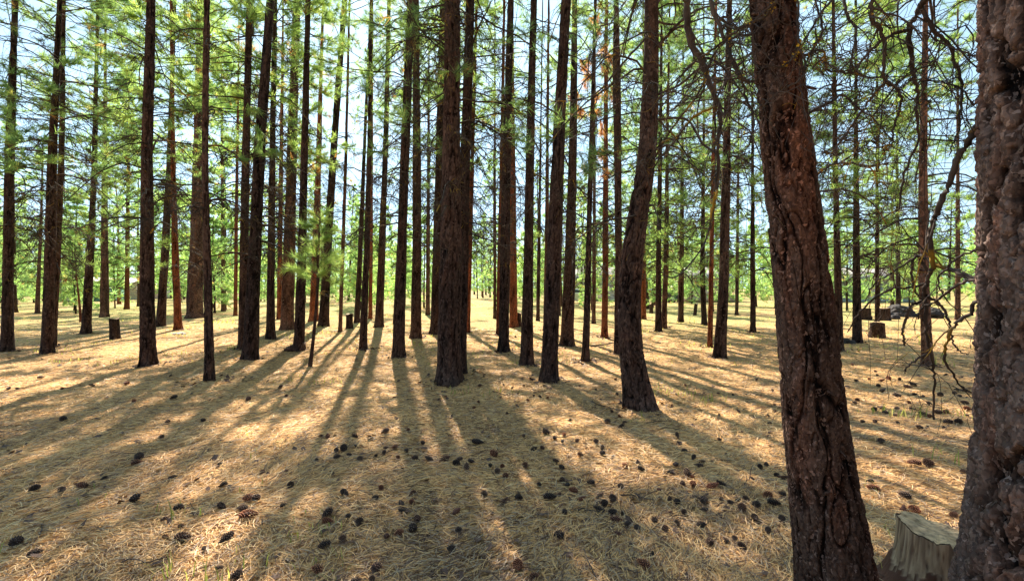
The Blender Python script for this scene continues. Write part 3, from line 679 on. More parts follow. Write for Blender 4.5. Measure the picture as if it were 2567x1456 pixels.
sprays(rust, [(1490,60),(1500,90),(1470,150),(1510,120),(1465,180),(1520,165),(1530,150),(1500,240),(1535,245),(1490,285),(1512,325),(1470,200),(1440,240),(1445,280),(1505,395),(1515,430)], rust.location[1]-.3, M['brown_needles'], lab='hanging sprays of dead orange needles')
lp = SUNNY['thick black pine leaning right, foot touching a thinner pine']
sprays(lp, [(648,335),(640,365),(665,380),(690,385),(612,400),(628,280)], lp.location[1]-.9, M['needles'], n=46, L=.22, name='needle_sprigs', w=.008, lab='bright green needle sprigs hanging before the trunk')

# ------------------------------------------------------------------ sapling
def sapling():
    X, Y = ground_pt(777, 918); gz = float(ground_z(X, Y))
    root = link('pine_sapling', None, loc=(X, Y, gz)); tag(root, 'young pine sapling with thin curved stem and small green crown', 'sapling')
    c = [(777,918,9),(784,860,8),(792,780,7),(797,700,6.5),(796,640,6),(800,590,5),(802,545,3)]
    pts = []
    for k, (px, py, w) in enumerate(c):
        p = at(px, py, Y); pts.append([p[0]-X, 0, (p[2]-gz) if k else 0, w*Y/F/2])
    link('trunk', trunk_mesh('trunk', pts, bd, nt=10, nz=30), root)
    A = Acc(); z0 = pts[3][2]; z1 = pts[-1][2]; n = 42
    z = RNG.uniform(z0-.15, z1, n); xx = np.interp(z, [p[2] for p in pts], [p[0] for p in pts])
    az = RNG.uniform(0, 6.28, n); L = RNG.uniform(.3, .7, n)*(1.1-.5*(z-z0)/(z1-z0))
    pr = grow(np.c_[xx, 0*xx, z], az, L, np.radians(RNG.uniform(0, 40, n)), RNG.uniform(-.2, .3, n), 5, .08)
    A.add(*tubes(pr, np.full((n, 5), .005)*np.linspace(1, .5, 5), 4), mat=1)
    P = []; D = []
    for t in (.999, .8, .62):
        p, d = sample(pr, np.arange(n), np.full(n, t)); P.append(p); D.append(d)
    P = np.concatenate(P); D = norm(np.concatenate(D)+np.array([0, 0, .3]))
    v, f = needles(P, D, 40, .19, .007, .9)
    A.add(v, f, 0, np.repeat(np.clip(RNG.normal(.68, .12, len(P)), 0, .85), 40*3))
    link('crown', A.mesh('crown', [M['needles'], M['twig']]), root)
sapling()
def small_sapling():
    X, Y = ground_pt(203, 806); gz = float(ground_z(X, Y)); root = link('pine_sapling', None, loc=(X, Y, gz))
    tag(root, 'tiny red stemmed sapling with yellow green top in front of the green shed', 'sapling')
    pts = [[0,0,0,.05],[-.1,0,1.1,.04],[-.22,0,2.2,.025],[-.25,0,3.1,.012]]
    link('trunk', trunk_mesh('trunk', pts, br, nt=8, nz=16), root)
    A = Acc(); P = np.c_[RNG.normal(-.2, .55, 60), RNG.normal(0, .5, 60), RNG.uniform(2.0, 3.2, 60)]
    st = np.c_[np.full(60, -.2), np.zeros(60), P[:, 2]-.2]
    A.add(*tubes(np.stack([st, (st+P)/2, P], 1), np.full((60, 3), .008), 3), mat=1)
    v, f = needles(P, norm(P-st+1e-3), 18, .22, .014, .9); A.add(v, f, 0, np.repeat(RNG.uniform(.6, .97, 60), 54))
    link('crown', A.mesh('crown', [M['needles'], M['twig']]), root)
small_sapling()

# ------------------------------------------------------------------ background pines (copies of prototypes)
def proto(kind, me, H, r, dead):
    root = link('pine_tree', None); pts = [[0,0,0,r],[.03,0,1.5,r*.86],[-.06,0,H*.5,r*.55],[.05,0,H,.03]]
    link('trunk', trunk_mesh('trunk', pts, [bd, br, bg][kind % 3], nt=10, nz=14, seed=kind), root)
    link('crown', me, root)
    if dead: link('dead_branches', DEAD['far'][kind % 2], root)
    return root
PROTO = [proto(0, FAR['tall'][0], 13, .15, True), proto(1, FAR['tall'][1], 13, .17, False), proto(2, FAR['tall'][2], 13, .14, True),
         proto(3, FAR['high'][0], 14, .17, True), proto(5, FAR['high'][1], 14, .15, True),
         proto(6, FAR['bushy'][0], 7, .07, False), proto(8, FAR['bushy'][1], 7, .08, False), proto(9, FAR['bushy'][2], 7, .07, False)]
LAB = ['tall narrow pine in the distant forest behind the named trunks', 'low bushy bright green pine in the distant undergrowth']
used = set()
def place(i, X, Y, s, lean=.03):
    src = PROTO[i]; gz = float(ground_z(X, Y))
    if i not in used: r = src; used.add(i)
    else:
        r = src.copy(); COL.objects.link(r)
        for ch in list(src.children):
            c = ch.copy(); COL.objects.link(c); c.parent = r
    r.location = (X, Y, gz); r.scale = (s, s, s*RNG.uniform(.92, 1.1)); r.rotation_euler = (RNG.normal(0, lean), RNG.normal(0, lean), RNG.uniform(0, 6.28))
    bush = i >= 5
    tag(r, LAB[bush], 'tree', ['distant forest pines', 'bushy young pines between the distant trunks'][bush])
HOUSES = [(-53, -45, 47, 56), (5, 15.5, 44, 58), (19.5, 31, 42, 56), (36, 50, 42, 56)]
pos = list(TREES)
def ok(X, Y, dmin):
    for (a, b, c, d) in HOUSES:
        if a-1 < X < b+1 and c-1.5 < Y < d+1: return False
    return all((X-p[0])**2+(Y-p[1])**2 > dmin*dmin for p in pos)
def scatter(n, y0, y1, dmin, kinds, s0, s1, xw=1.35):
    c = 0; tries = 0
    while c < n and tries < 6000:
        tries += 1
        Y = math.sqrt(RNG.uniform(y0*y0, y1*y1)); X = RNG.uniform(-xw, xw)*Y
        # leave the bright lane seen left of centre-right open
        u = X/Y*F+CX
        if 1190 < u < 1235 and Y < 60: continue
        if not ok(X, Y, dmin): continue
        if Y < 47 and (140 < u < 318 or 1440 < u < 1565 or 1725 < u < 1850 or 2115 < u < 2240) and RNG.uniform() < .6: continue
        pos.append((X, Y)); place(int(RNG.choice(kinds)), X, Y, RNG.uniform(s0, s1)); c += 1
scatter(28, 24, 45, 2.6, [0, 1, 2, 3, 4], .75, 1.0)
scatter(72, 45, 85, 2.6, [0, 1, 2, 3, 4], .8, 1.05)
scatter(84, 25, 52, 1.7, [5, 6, 7], .6, 1.15)
scatter(90, 52, 95, 2.0, [5, 6, 7], .9, 1.6)
scatter(60, 85, 130, 2.6, [0, 1, 2, 3, 4], .9, 1.2)

# far wood that reads as one mass
def far_wood():
    A = Acc(); n = 420
    az = RNG.uniform(-1.25, 1.25, n); R = RNG.uniform(140, 210, n); X = R*np.sin(az); Y = R*np.cos(az)
    z = np.zeros(n); H = RNG.uniform(12, 19, n)
    pl = np.stack([np.c_[X, Y, z-.2], np.c_[X, Y, H*.5], np.c_[X, Y, H]], 1)
    A.add(*tubes(pl, np.full((n, 3), .22)*np.array([1, .7, .15]), 5), mat=1)
    T = 60; P = np.repeat(np.c_[X, Y, z], T, 0); u = RNG.uniform(.08, 1, n*T)
    rr = (1.2-u)*2.6*np.sqrt(RNG.uniform(0, 1, n*T)); a = RNG.uniform(0, 6.28, n*T)
    P = P+np.c_[rr*np.cos(a), rr*np.sin(a), u*np.repeat(H, T)]
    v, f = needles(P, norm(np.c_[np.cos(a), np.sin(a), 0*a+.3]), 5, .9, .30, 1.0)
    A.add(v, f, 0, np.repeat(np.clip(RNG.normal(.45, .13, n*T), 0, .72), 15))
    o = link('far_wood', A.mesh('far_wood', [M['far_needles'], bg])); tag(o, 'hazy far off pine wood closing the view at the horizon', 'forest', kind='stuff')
far_wood()

# ------------------------------------------------------------------ ground
def ground():
    r = np.concatenate([np.linspace(0, 14, 150), np.geomspace(14.2, 900, 60)]); nt = 260
    th = np.arange(nt)*2*math.pi/nt
    R, TH = np.meshgrid(r, th, indexing='ij'); X = R*np.cos(TH); Y = R*np.sin(TH); Z = ground_z(X, Y)
    v = np.stack([X, Y, Z], -1).reshape(-1, 3)
    i = np.arange(len(r)-1)[:, None]*nt; j = np.arange(nt)[None]; j2 = (j+1) % nt
    q = np.stack([i+j, i+nt+j, i+nt+j2, i+j2], -1).reshape(-1, 4)
    o = link('ground', mesh_np('ground', v, [q], M['ground'], smooth=True)); tag(o, 'forest floor of dry pine needles', 'ground', kind='structure')
ground()

def litter():
    N = 250000
    a0, a1 = .95**-.6, 17**-.6
    d = RNG.uniform(a1, a0, N)**(-1/.6)
    X = RNG.uniform(-1, 1, N)*(1.35*d+1.2); Y = d
    # clumped flow of needle directions
    fld = np.array([0.0]*N)
    fld = 1.4*np.sin(X*1.3+1.7*np.sin(Y*1.1))+1.1*np.sin(Y*1.9+X*.6+2)
    th = fld*.55+RNG.normal(0, .85, N)
    L = RNG.uniform(.07, .17, N)*(1+.02*d); w = .0011*(1+.36*d)
    bend = RNG.normal(0, .55, N); P = 4
    t = np.linspace(0, 1, P)
    ang = th[:, None]+bend[:, None]*(t-.5)
    dx = np.cumsum(np.cos(ang), 1)*(L/P)[:, None]; dy = np.cumsum(np.sin(ang), 1)*(L/P)[:, None]
    gx_ = X[:, None]+dx; gy_ = Y[:, None]+dy
    lift = RNG.uniform(.002, .016, N)[:, None]+RNG.exponential(.006, N)[:, None]*t+.010*np.sin(t*math.pi)*RNG.uniform(0, 1, N)[:, None]
    gz_ = ground_z(gx_, gy_)+lift
    pts = np.stack([gx_, gy_, gz_], -1)
    roll = RNG.uniform(-.9, .9, N)
    side = np.stack([-np.sin(ang)*np.cos(roll)[:, None], np.cos(ang)*np.cos(roll)[:, None], np.sin(roll)[:, None]*np.ones((1, P))], -1)
    ww = (w[:, None]*np.array([.8, 1, .9, .4]))[..., None]
    v = np.stack([pts-side*ww, pts+side*ww], 2).reshape(-1, 3)
    b = np.arange(N)[:, None]*P*2+np.arange(P-1)[None]*2
    q = np.stack([b, b+1, b+3, b+2], -1).reshape(-1, 4)
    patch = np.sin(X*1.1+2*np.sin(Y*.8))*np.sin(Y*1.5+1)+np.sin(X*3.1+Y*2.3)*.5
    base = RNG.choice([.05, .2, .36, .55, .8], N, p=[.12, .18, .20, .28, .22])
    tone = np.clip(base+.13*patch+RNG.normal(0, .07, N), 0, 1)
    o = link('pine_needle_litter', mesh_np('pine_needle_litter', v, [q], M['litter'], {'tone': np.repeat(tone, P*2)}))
    tag(o, 'loose layer of fallen straw coloured pine needles', 'needle litter', kind='stuff')
litter()

def debris():
    A = Acc(); n = 2600
    d = RNG.uniform(15**-.4, 1.3**-.4, n)**(-1/.4); X = RNG.uniform(-1, 1, n)*(1.35*d+1); L = RNG.uniform(.008, .035, n)
    keep = np.sin(X*1.7+3*np.sin(d*.9))+RNG.normal(0, .7, n) > -.2; X, d, L = X[keep], d[keep], L[keep]; n = len(X)
    a = RNG.uniform(0, 6.28, n); c = np.c_[X, d, ground_z(X, d)+RNG.uniform(.008, .028, n)]
    u = np.c_[np.cos(a), np.sin(a), RNG.normal(0, .35, n)]*L[:, None]; v_ = np.c_[-np.sin(a), np.cos(a), RNG.normal(0, .35, n)]*(L*RNG.uniform(.3, .8, n))[:, None]
    v = np.stack([c-u-v_, c+u-v_*.7, c+u*.8+v_, c-u*.6+v_*1.1], 1).reshape(-1, 3)
    A.add(v, np.arange(n*4).reshape(-1, 4), 0, RNG.uniform(.2, 1, n*4))
    tb = [(x_, y_) for x_, y_ in TREES if y_ < 17]; k = 45*len(tb); ti = np.repeat(np.array(tb), 45, 0); a = RNG.uniform(0, 6.28, k); r_ = .12+.14*(ti[:, 1] < 8)+RNG.exponential(.13, k)
    c = np.c_[ti[:, 0]+np.cos(a)*r_, ti[:, 1]+np.sin(a)*r_, np.zeros(k)]; c[:, 2] = ground_z(c[:, 0], c[:, 1])+RNG.uniform(.005, .05, k)*np.exp(-r_*2)
    L = RNG.uniform(.012, .045, k); a = RNG.uniform(0, 6.28, k)
    u = np.c_[np.cos(a), np.sin(a), RNG.normal(0, .4, k)]*L[:, None]; v_ = np.c_[-np.sin(a), np.cos(a), RNG.normal(0, .4, k)]*(L*.6)[:, None]
    A.add(np.stack([c-u-v_, c+u-v_*.7, c+u*.8+v_, c-u*.6+v_*1.1], 1).reshape(-1, 3), np.arange(k*4).reshape(-1, 4), 0, .5)
    m = 420; d = RNG.uniform(16**-.4, 1.4**-.4, m)**(-1/.4); X = RNG.uniform(-1, 1, m)*(1.3*d+1)
    tw = grow(np.c_[X, d, ground_z(X, d)+.018], RNG.uniform(0, 6.28, m), RNG.uniform(.05, .38, m), np.radians(RNG.uniform(-1, 5, m)), np.zeros(m), 6, .10)
    tw[..., 2] = np.maximum(tw[..., 2], ground_z(tw[..., 0], tw[..., 1])+.010)
    A.add(*tubes(tw, (RNG.uniform(.0012, .004, m)*(1+.06*d))[:, None]*np.linspace(1, .5, 6), 4), mat=1)
    o = link('bark_chips', A.mesh('bark_chips', [M['chips'], M['limb']])); tag(o, 'dark bark chips and broken twigs strewn through the needle litter', 'debris', kind='stuff')
M['chips'] = simple('bark_chip', (.10,.055,.04), .9, noise_amt=.6, nscale=30)
debris()

def grass():
    A = Acc(); cl = []
    for (px, py, n, h) in [(2085*1.0,1010,1,.1),(1700,990,26,.16),(1780,1005,26,.12),(2385,1165,24,.28),(2270,1045,26,.2),(2200,1035,20,.2),(2350,915,30,.25),(2420,1050,16,.2),(2140,1215,18,.16),(2160,1310,16,.2),
                           (560,1455,20,.18),(470,1300,14,.2),(490,1420,24,.22),(10,1400,6,.3),(380,1290,10,.12),(250,1240,10,.1),(630,1220,12,.08),(560,810,40,.25),(590,1420,16,.14),(700,1130,10,.1),(620,1090,14,.1),
                           (820,960,20,.15),(1610,1050,20,.1),(790,1330,50,.1),(830,1425,40,.08),(1660,980,20,.14),(1250,985,18,.12),(1150,980,18,.1),(730,950,24,.12),(2230,1480,10,.2)]:
        X, Y = ground_pt(px, py); cl.append((X, Y, n, h, .06+.012*Y))
    for _ in range(420):
        Y = 9+RNG.uniform(0, 1)**1.3*34; X = RNG.uniform(-1.25, 1.25)*Y; cl.append((X, Y, int(RNG.integers(8, 20)), RNG.uniform(.06, .17), .25))
    for X, Y, n, h, sp in cl:
        if Y < 5: n = max(3, n//2)
        x = X+RNG.normal(0, sp, n); y = Y+RNG.normal(0, sp, n); a = RNG.uniform(0, 6.28, n); hh = h*RNG.uniform(.3, .8, n); ln = RNG.uniform(.2, .9, n)*hh
        z = ground_z(x, y); w = .0022+.0006*Y
        b = np.c_[x, y, z]; m_ = b+np.c_[np.cos(a)*ln*.35, np.sin(a)*ln*.35, hh*.65]; t = b+np.c_[np.cos(a)*ln, np.sin(a)*ln, hh]
        s = np.c_[-np.sin(a), np.cos(a), 0*a]*w
        v = np.stack([b-s, b+s, m_+s*.7, m_-s*.7, t], 1).reshape(-1, 3); i = np.arange(n)[:, None]*5
        tn = np.repeat(np.clip(RNG.normal(.38 if Y < 9 else .55, .22, n), 0, 1), 5)
        A.add(v, i+np.array([[0, 1, 2, 3]]), 0, tn); 
        A.v[-1] = v; 
        A.f.append(i+np.array([[3, 2, 4]])+A.n-len(v)); A.m.append(np.zeros(n))
    o = link('grass', mesh_np('grass', np.concatenate(A.v), A.f, M['grass'], {'tone': np.concatenate(A.a)}))
    tag(o, 'sparse tufts of thin green and dry grass', 'grass', kind='stuff')
grass()

# ------------------------------------------------------------------ pine cones
def cone_mesh(k, open_=.8, asp=1.25, n=95):
    A = Acc(); ga = 2.39996
    for i in range(n):
        u = (i+.5)/n; z = u*asp
        R = .5*math.sin(math.pi*min(1, (.14+u*.80)))**.75*(1 if u < .55 else 1-.35*(u-.55))
        a = i*ga; el = math.radians(-18+70*u) if open_ > .5 else math.radians(25+50*u)
        out = np.array([math.cos(a), math.sin(a), 0]); sd = np.array([-math.sin(a), math.cos(a), 0])
        d = out*math.cos(el)+np.array([0, 0, math.sin(el)]); up = -out*math.sin(el)+np.array([0, 0, math.cos(el)])
        c = np.array([0, 0, z-R*math.sin(el)*.8]); w = .095*(1-.45*u); th = .016
        r0 = .12*R; r1 = R*(.92+.12*random.random()); 
        p = [c+d*r0-sd*w*.4, c+d*r0+sd*w*.4, c+d*r1*.82+sd*w, c+d*r1+sd*w*.3, c+d*r1-sd*w*.3, c+d*r1*.82-sd*w]
        top = [q+up*th*(1.6 if j in (3, 4) else 1) for j, q in enumerate(p)]; bot = [q-up*th for q in p]
        knob = c+d*(r1+.03)+up*.045
        v = np.array(top+bot+[knob])
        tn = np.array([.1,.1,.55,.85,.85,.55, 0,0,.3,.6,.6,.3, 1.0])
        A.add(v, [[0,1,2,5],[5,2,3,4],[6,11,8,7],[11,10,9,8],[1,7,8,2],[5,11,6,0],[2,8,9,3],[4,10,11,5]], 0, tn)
        A.f.append(np.array([[3,4,12],[9,3,12],[4,10,12],[10,9,12]])+A.n-13); A.m.append(np.zeros(4))
    core = np.array([[[0,0,.05],[0,0,asp*.5],[0,0,asp*.97]]]); v, q = tubes(core, np.array([[.20,.24,.05]]), 8)
    A.add(v, q, 0, .0)
    v = np.concatenate(A.v); v[:, 2] -= asp*.5
    return mesh_np('pine_cone', v, A.f, M['cone'], {'tone': np.concatenate(A.a)})
CONES = [cone_mesh(0), cone_mesh(1, .9, 1.05, 80), cone_mesh(2, .6, 1.45, 105), cone_mesh(3, .2, 1.35, 90)]
cA = "985,590,80 965,630,60 1225,708,50 1583,752,65 1755,855,80 1820,855,75 1578,915,75 1718,935,75 1762,980,95 1275,915,70 1172,998,50 1300,1125,90 1180,1132,55 1285,1050,50 1600,1135,85 1448,1210,50 1555,1340,60 1675,1375,100 960,848,80 440,805,75 578,785,65 240,800,80 120,1178,100 250,1260,80 735,735,50 895,45,40 648,55,40 950,168,35 1230,148,50 445,290,60 1188,318,35 1442,313,38 1140,440,45 1760,148,60 2028,140,30 1990,65,30 122,90,30 290,20,35 1555,630,30 1860,665,30 2030,668,40 2058,772,70 2010,918,60 60,88,30 440,85,28 1210,0,25"
cB = "268,855,75 525,820,50 483,880,50 742,840,65 665,910,65 745,910,60 678,968,60 140,980,90 148,1030,80 290,1010,45 368,1050,85 745,1065,95 780,1010,70 648,1115,65 565,1143,50 120,1180,95 250,1158,75 70,1335,90 495,1350,110 1062,955,75 1070,1085,75 1020,1225,80 1258,825,80 1395,865,65 1503,828,60 1722,820,85 1788,808,45 1493,1345,110 1610,1440,80 1345,660,60 1382,632,50 1405,688,60 1060,618,65 1075,592,50 1130,645,60 1168,607,50 975,588,75 862,602,55 762,597,60 700,550,40 620,520,55 563,525,40 545,562,40 480,588,40 205,540,45 212,582,55 260,518,75 295,565,40 345,515,25 65,610,30 340,450,50 145,445,50 95,448,30 550,415,55 718,395,40 818,472,45 370,600,50 645,598,40 1320,540,80 1215,450,80 1545,612,60 1690,365,65 1755,428,40 1608,492,50 1665,490,40 1938,545,45 2048,455,48 2093,490,42 2090,535,55 1915,450,40 1810,460,40 1535,400,45 1820,395,50 1765,575,50 1802,620,50 1810,710,60 1840,740,50 1885,770,75 2010,705,75 1945,832,60 1825,930,50 1645,755,35 2075,812,50 2165,830,70 2100,870,75 2068,912,65 2165,930,80 2240,945,50 2190,985,65 2275,1015,60 2340,1055,60 2200,1095,60 1780,1085,90 2220,742,60 2250,615,45 2345,595,45 2368,630,60 2222,352,45 2247,318,40 2130,300,60 2215,268,30 2160,238,30 2195,120,30 2047,95,20 1930,70,20 1607,150,25 1652,157,22 1703,160,22 1565,182,22 1488,137,20 1535,75,20 1455,85,20 1222,68,32 1213,182,28 985,140,20 933,158,28 1185,228,25 1415,257,25 485,35,15 645,35,18 1865,308,22 355,1445,70 460,1445,70 1300,635,25 1390,58,25 2183,25,25"
cC = "688,412,50 740,512,55 802,567,60 860,600,50 838,620,55 672,608,65 642,662,60 758,665,75 785,690,50 725,750,50 798,743,60 940,760,95 1005,752,60 555,788,40 632,852,45 685,868,60 820,855,50 878,875,80 1000,885,45 1060,905,55 1120,885,50 1175,880,55 1145,945,85 1250,922,80 1325,845,85 1432,845,65 1375,908,70 1400,698,65 1445,718,40 1218,735,30 1275,620,50 1320,600,40 875,948,55 735,957,55 645,948,40 525,995,60 690,1030,70 600,1073,70 860,1050,70 1240,1020,85 1430,1032,70 1330,1115,60 915,1165,80 1030,1165,40 1095,1148,55 1150,1205,65 450,1325,90 510,1265,50 648,190,25 878,128,18 980,127,20 1083,143,16 1120,247,35 985,270,22 1285,160,20 1362,102,28 1378,265,30 1330,285,30 1345,325,30 1375,222,20 985,430,25 1250,15,25 745,70,20 250,25,25"
cD = "408,140,20 550,178,18 435,250,28 510,232,20 587,235,28 630,215,40 695,222,25 750,268,50 780,248,50 595,295,50 570,275,30 378,282,25 680,325,55 785,320,30 838,330,28 438,352,35 422,372,25 540,405,40 592,398,38 612,422,40 658,440,38 677,400,30 772,408,35 755,370,25 838,440,42 878,382,30 930,430,45 980,425,45 995,480,65 1050,490,45 880,458,35 945,318,45 1030,302,28 1060,330,35 1075,218,25 1090,375,40 1110,420,40 1100,455,30 685,510,22 815,535,40 585,612,50 470,490,30 545,490,35 968,540,30 785,748,60 870,750,80 1080,800,50 510,843,38 535,878,70 730,928,70 720,1000,70 790,1000,70 1020,1033,55 692,1055,55 980,210,20 560,200,18 865,535,25"
def plist(s, ox, oy, sc):
    out = []
    for t in s.split():
        a, b, c = map(float, t.split(',')); out.append(((ox+a/sc)/1.1692, (oy+b/sc)/1.1692, c/sc/1.1692))
    return out
cones = plist(cA, 0, 1100, 2.419)+plist(cB, 900, 1100, 2.419)+plist(cC, 1700, 1100, 2.419)+plist(cD, 2300, 1000, 2.074)
seen = {}
for i, (px, py, s) in enumerate(cones):
    pyb = py+s*.42; X, Y = ground_pt(px, pyb)
    size = max(.048, min(.105, s*Y/F))
    me_i = int(RNG.choice([0, 0, 1, 1, 2, 3])); 
    sc = size*.80
    asp = [1.25, 1.05, 1.45, 1.35][me_i]
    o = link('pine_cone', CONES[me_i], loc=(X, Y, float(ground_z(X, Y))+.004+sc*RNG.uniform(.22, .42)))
    o.scale = (sc*RNG.uniform(.9, 1.1), sc*RNG.uniform(.85, 1.05), sc*RNG.uniform(.85, 1.15))
    o.rotation_euler = (math.radians(RNG.uniform(55, 115)), RNG.uniform(-.5, .5), RNG.uniform(0, 6.28))
    if s*1.0 < 11:
        tag(o, 'small dark pine cone, a speck on the litter among the trunks', 'pine cone', 'small far pine cones')
    else:
        big = 'large ' if s > 32 else ('small ' if s < 18 else '')
        ty = ['open', 'squat open', 'long open', 'half closed'][me_i]
        fx, fy = px/2566*100, py/1456*100
        lab = f'{big}dark {ty} pine cone, {fx:.1f} percent across and {fy:.1f} percent down'
        if lab in seen: lab = lab.replace('dark', 'brown')
        seen[lab] = 1
        tag(o, lab, 'pine cone', 'pine cones scattered over the foreground')

# ------------------------------------------------------------------ stumps, chunks, sticks, rocks
def stump(px, py, w, h, label, mat=bd, lean=0.0, name='tree_stump', flare=.15):
    X, Y = ground_pt(px, py); gz = float(ground_z(X, Y)); root = link(name, None, loc=(X, Y, gz)); tag(root, label, 'stump')
    H = h*Y/F; r = w*Y/F/2
    z = np.array([-.08, 0, .08, .2*H+.05, .5*H, .8*H, H]); nt = 22; th = np.arange(nt)*2*math.pi/nt
    rr = r*(1+flare*np.exp(-np.maximum(z, 0)/.15))[:, None]*(1+.06*np.sin(3*th+px)[None]+RNG.normal(0, .018, (7, nt)))
    jag = np.zeros((7, nt)); jag[-1] = .02*np.sin(2*th+px)
    v = np.stack([rr*np.cos(th)+lean*z[:, None], rr*np.sin(th), z[:, None]+jag], -1).reshape(-1, 3)
    i = np.arange(6)[:, None]*nt; j = np.arange(nt)[None]; j2 = (j+1) % nt
    q = np.stack([i+j, i+j2, i+nt+j2, i+nt+j], -1).reshape(-1, 4)
    link('bark', mesh_np('bark', v, [q], mat, {'crev': RNG.uniform(.3, .8, len(v))}, smooth=True), root)
    t = v[6*nt:].copy(); c = t.mean(0); t = c+(t-c)*.97; t[:, 2] += .004
    inner = c+(t-c)*.5+np.array([0, 0, .006]); vv = np.vstack([t, inner, [c+np.array([0, 0, .004])]])
    f1 = np.stack([j[0], j2[0], nt+j2[0], nt+j[0]], -1); f2 = np.stack([nt+j[0], nt+j2[0], np.full(nt, 2*nt)], -1)
    link('cut_face', mesh_np('cut_face', vv, [f1, f2], M['cut']), root)
stump(288,846,20,50, 'cut pine stump standing knee high near the left sapling', lean=-.06)
stump(876,824,16,36, 'left stump of the two short stumps left of centre')
stump(911,829,17,38, 'right stump of the two short stumps, half behind a slim pine')
stump(1300,820,13,34, 'short stump beside the red trunk right of the clearing')
stump(1488,788,8,24, 'small far stump right of the flared dark pine')
stump(1632,786,9,24, 'small dark stump between the S curved tree and the crossed foot pair')
stump(1741,790,8,28, 'short leaning post like stump before the far deck', lean=.12)
stump(2199,848,30,38, 'short wide brown stump behind a slim pine on the right', bd)
stump(2160,800,34,26, 'broad broken dark stump among the boulders on the right', bd)
stump(2215,803,24,30, 'weathered stump beside the boulders, right of the slim pine', bd)

def weathered_stump():
    Y = 2.22; X = (2352-CX)/F*Y; gz = float(ground_z(X, Y)); root = link('tree_stump', None, loc=(X, Y, gz)); tag(root, 'pale weathered sawn stump split and peeling beside the giant trunk', 'stump')
    nt = 120; nz = 60; z = np.linspace(-.05, .335, nz); th = np.arange(nt)*2*math.pi/nt
    R = np.zeros((nz, nt)); cv = np.zeros((nz, nt))
    ztop = .300+.030*np.cos(th-2.6)+.007*np.sin(5*th)+.005*np.sin(11*th)+RNG.normal(0, .003, nt)
    for i in range(nz):
        for j in range(nt):
            n = noise.noise((math.cos(th[j])*5, math.sin(th[j])*5, z[i]*.8)); n2 = noise.noise((math.cos(th[j])*16, math.sin(th[j])*16, z[i]*2))
            n3 = noise.noise((math.cos(th[j])*3+4, math.sin(th[j])*3, z[i]*7))
            rad = .158*(1+.75*math.exp(-max(z[i], 0)/.10)*(.55+.45*math.cos(th[j]-3.5)))
            crack = max(0, 1-abs(n2)*9)
            low = 1.0 if z[i] > .13+.07*n3+.05*n2 else 0.0
            R[i, j] = rad*(1+.05*n)+.004*n2-.006*crack+.003*n3+(.010 if low == 0 else 0)
            cv[i, j] = (0.0 if low == 0 else 1.0)*(1-.8*crack)
    v = np.stack([R*np.cos(th), R*np.sin(th), np.minimum(z[:, None]*np.ones(nt), ztop[None])], -1).reshape(-1, 3)
    i = np.arange(nz-1)[:, None]*nt; j = np.arange(nt)[None]; j2 = (j+1) % nt
    q = np.stack([i+j, i+j2, i+nt+j2, i+nt+j], -1).reshape(-1, 4)
    link('bark', mesh_np('bark', v, [q], M['wood'], {'crev': cv.ravel()}, smooth=True), root)
    t = v[(nz-1)*nt:].copy(); c = t.mean(0)
    rings = [c+(t-c)*s+np.array([0, 0, .003+.003*random.random()]) for s in (.985, .8, .6, .4, .2)]
    vv = np.vstack(rings+[[c]]); fs = [np.stack([k*nt+j[0], k*nt+j2[0], (k+1)*nt+j2[0], (k+1)*nt+j[0]], -1) for k in range(4)]
    fs.append(np.stack([4*nt+j[0], 4*nt+j2[0], np.full(nt, 5*nt)], -1))
    link('cut_face', mesh_np('cut_face', vv, fs, M['cut']), root)
weathered_stump()

def rock(px, py, w, h, label, mat, name='boulder', cat='boulder', elong=1.0):
    X, Y = ground_pt(px, py); gz = float(ground_z(X, Y)); s = w*Y/F/2; hh = h*Y/F
    import bmesh
    bm = bmesh.new(); bmesh.ops.create_icosphere(bm, subdivisions=4, radius=1)
    for v in bm.verts:
        n = noise.noise(v.co*1.3+Vector((px, py, 0)))*.45+noise.noise(v.co*4+Vector((px, 0, py)))*.16
        f = max(-1, min(1, v.co.z)); v.co *= 1+n
        v.co = Vector((v.co.x*s, v.co.y*s*elong, max(v.co.z, -.3)*hh*.85+hh*.12))
    me = bpy.data.meshes.new(name); bm.to_mesh(me); bm.free(); me.materials.append(mat)
    me.attributes.new('crev', 'FLOAT', 'POINT')
    o = link(name, me, loc=(X, Y, gz)); tag(o, label, cat); return o
M['rock'] = simple('grey_rock', (.045,.038,.04), .9, noise_amt=.5, nscale=3, bump=.6)
rock(2255,792,60,26, 'large dark boulder behind the grey brown pine on the right', M['rock'])
rock(2232,799,34,16, 'low flat boulder left of the large dark boulder', M['rock'])
rock(2330,795,44,22, 'dark boulder right of the large one, near the giant trunk', M['rock'])
rock(2120,858,36,13, 'low heap of dark bark debris at a pine foot on the right', M['rock'], 'debris_heap', 'debris')
rock(450,838,26,5, 'small pale flat stone in front of the orange brown pine', simple('pale_stone', (.45,.40,.36)), 'stone', 'stone')
rock(150,916,8,4, 'tiny pale stone on sunlit litter at the left', simple('pale_stone', (.5,.45,.4)), 'stone', 'stone')

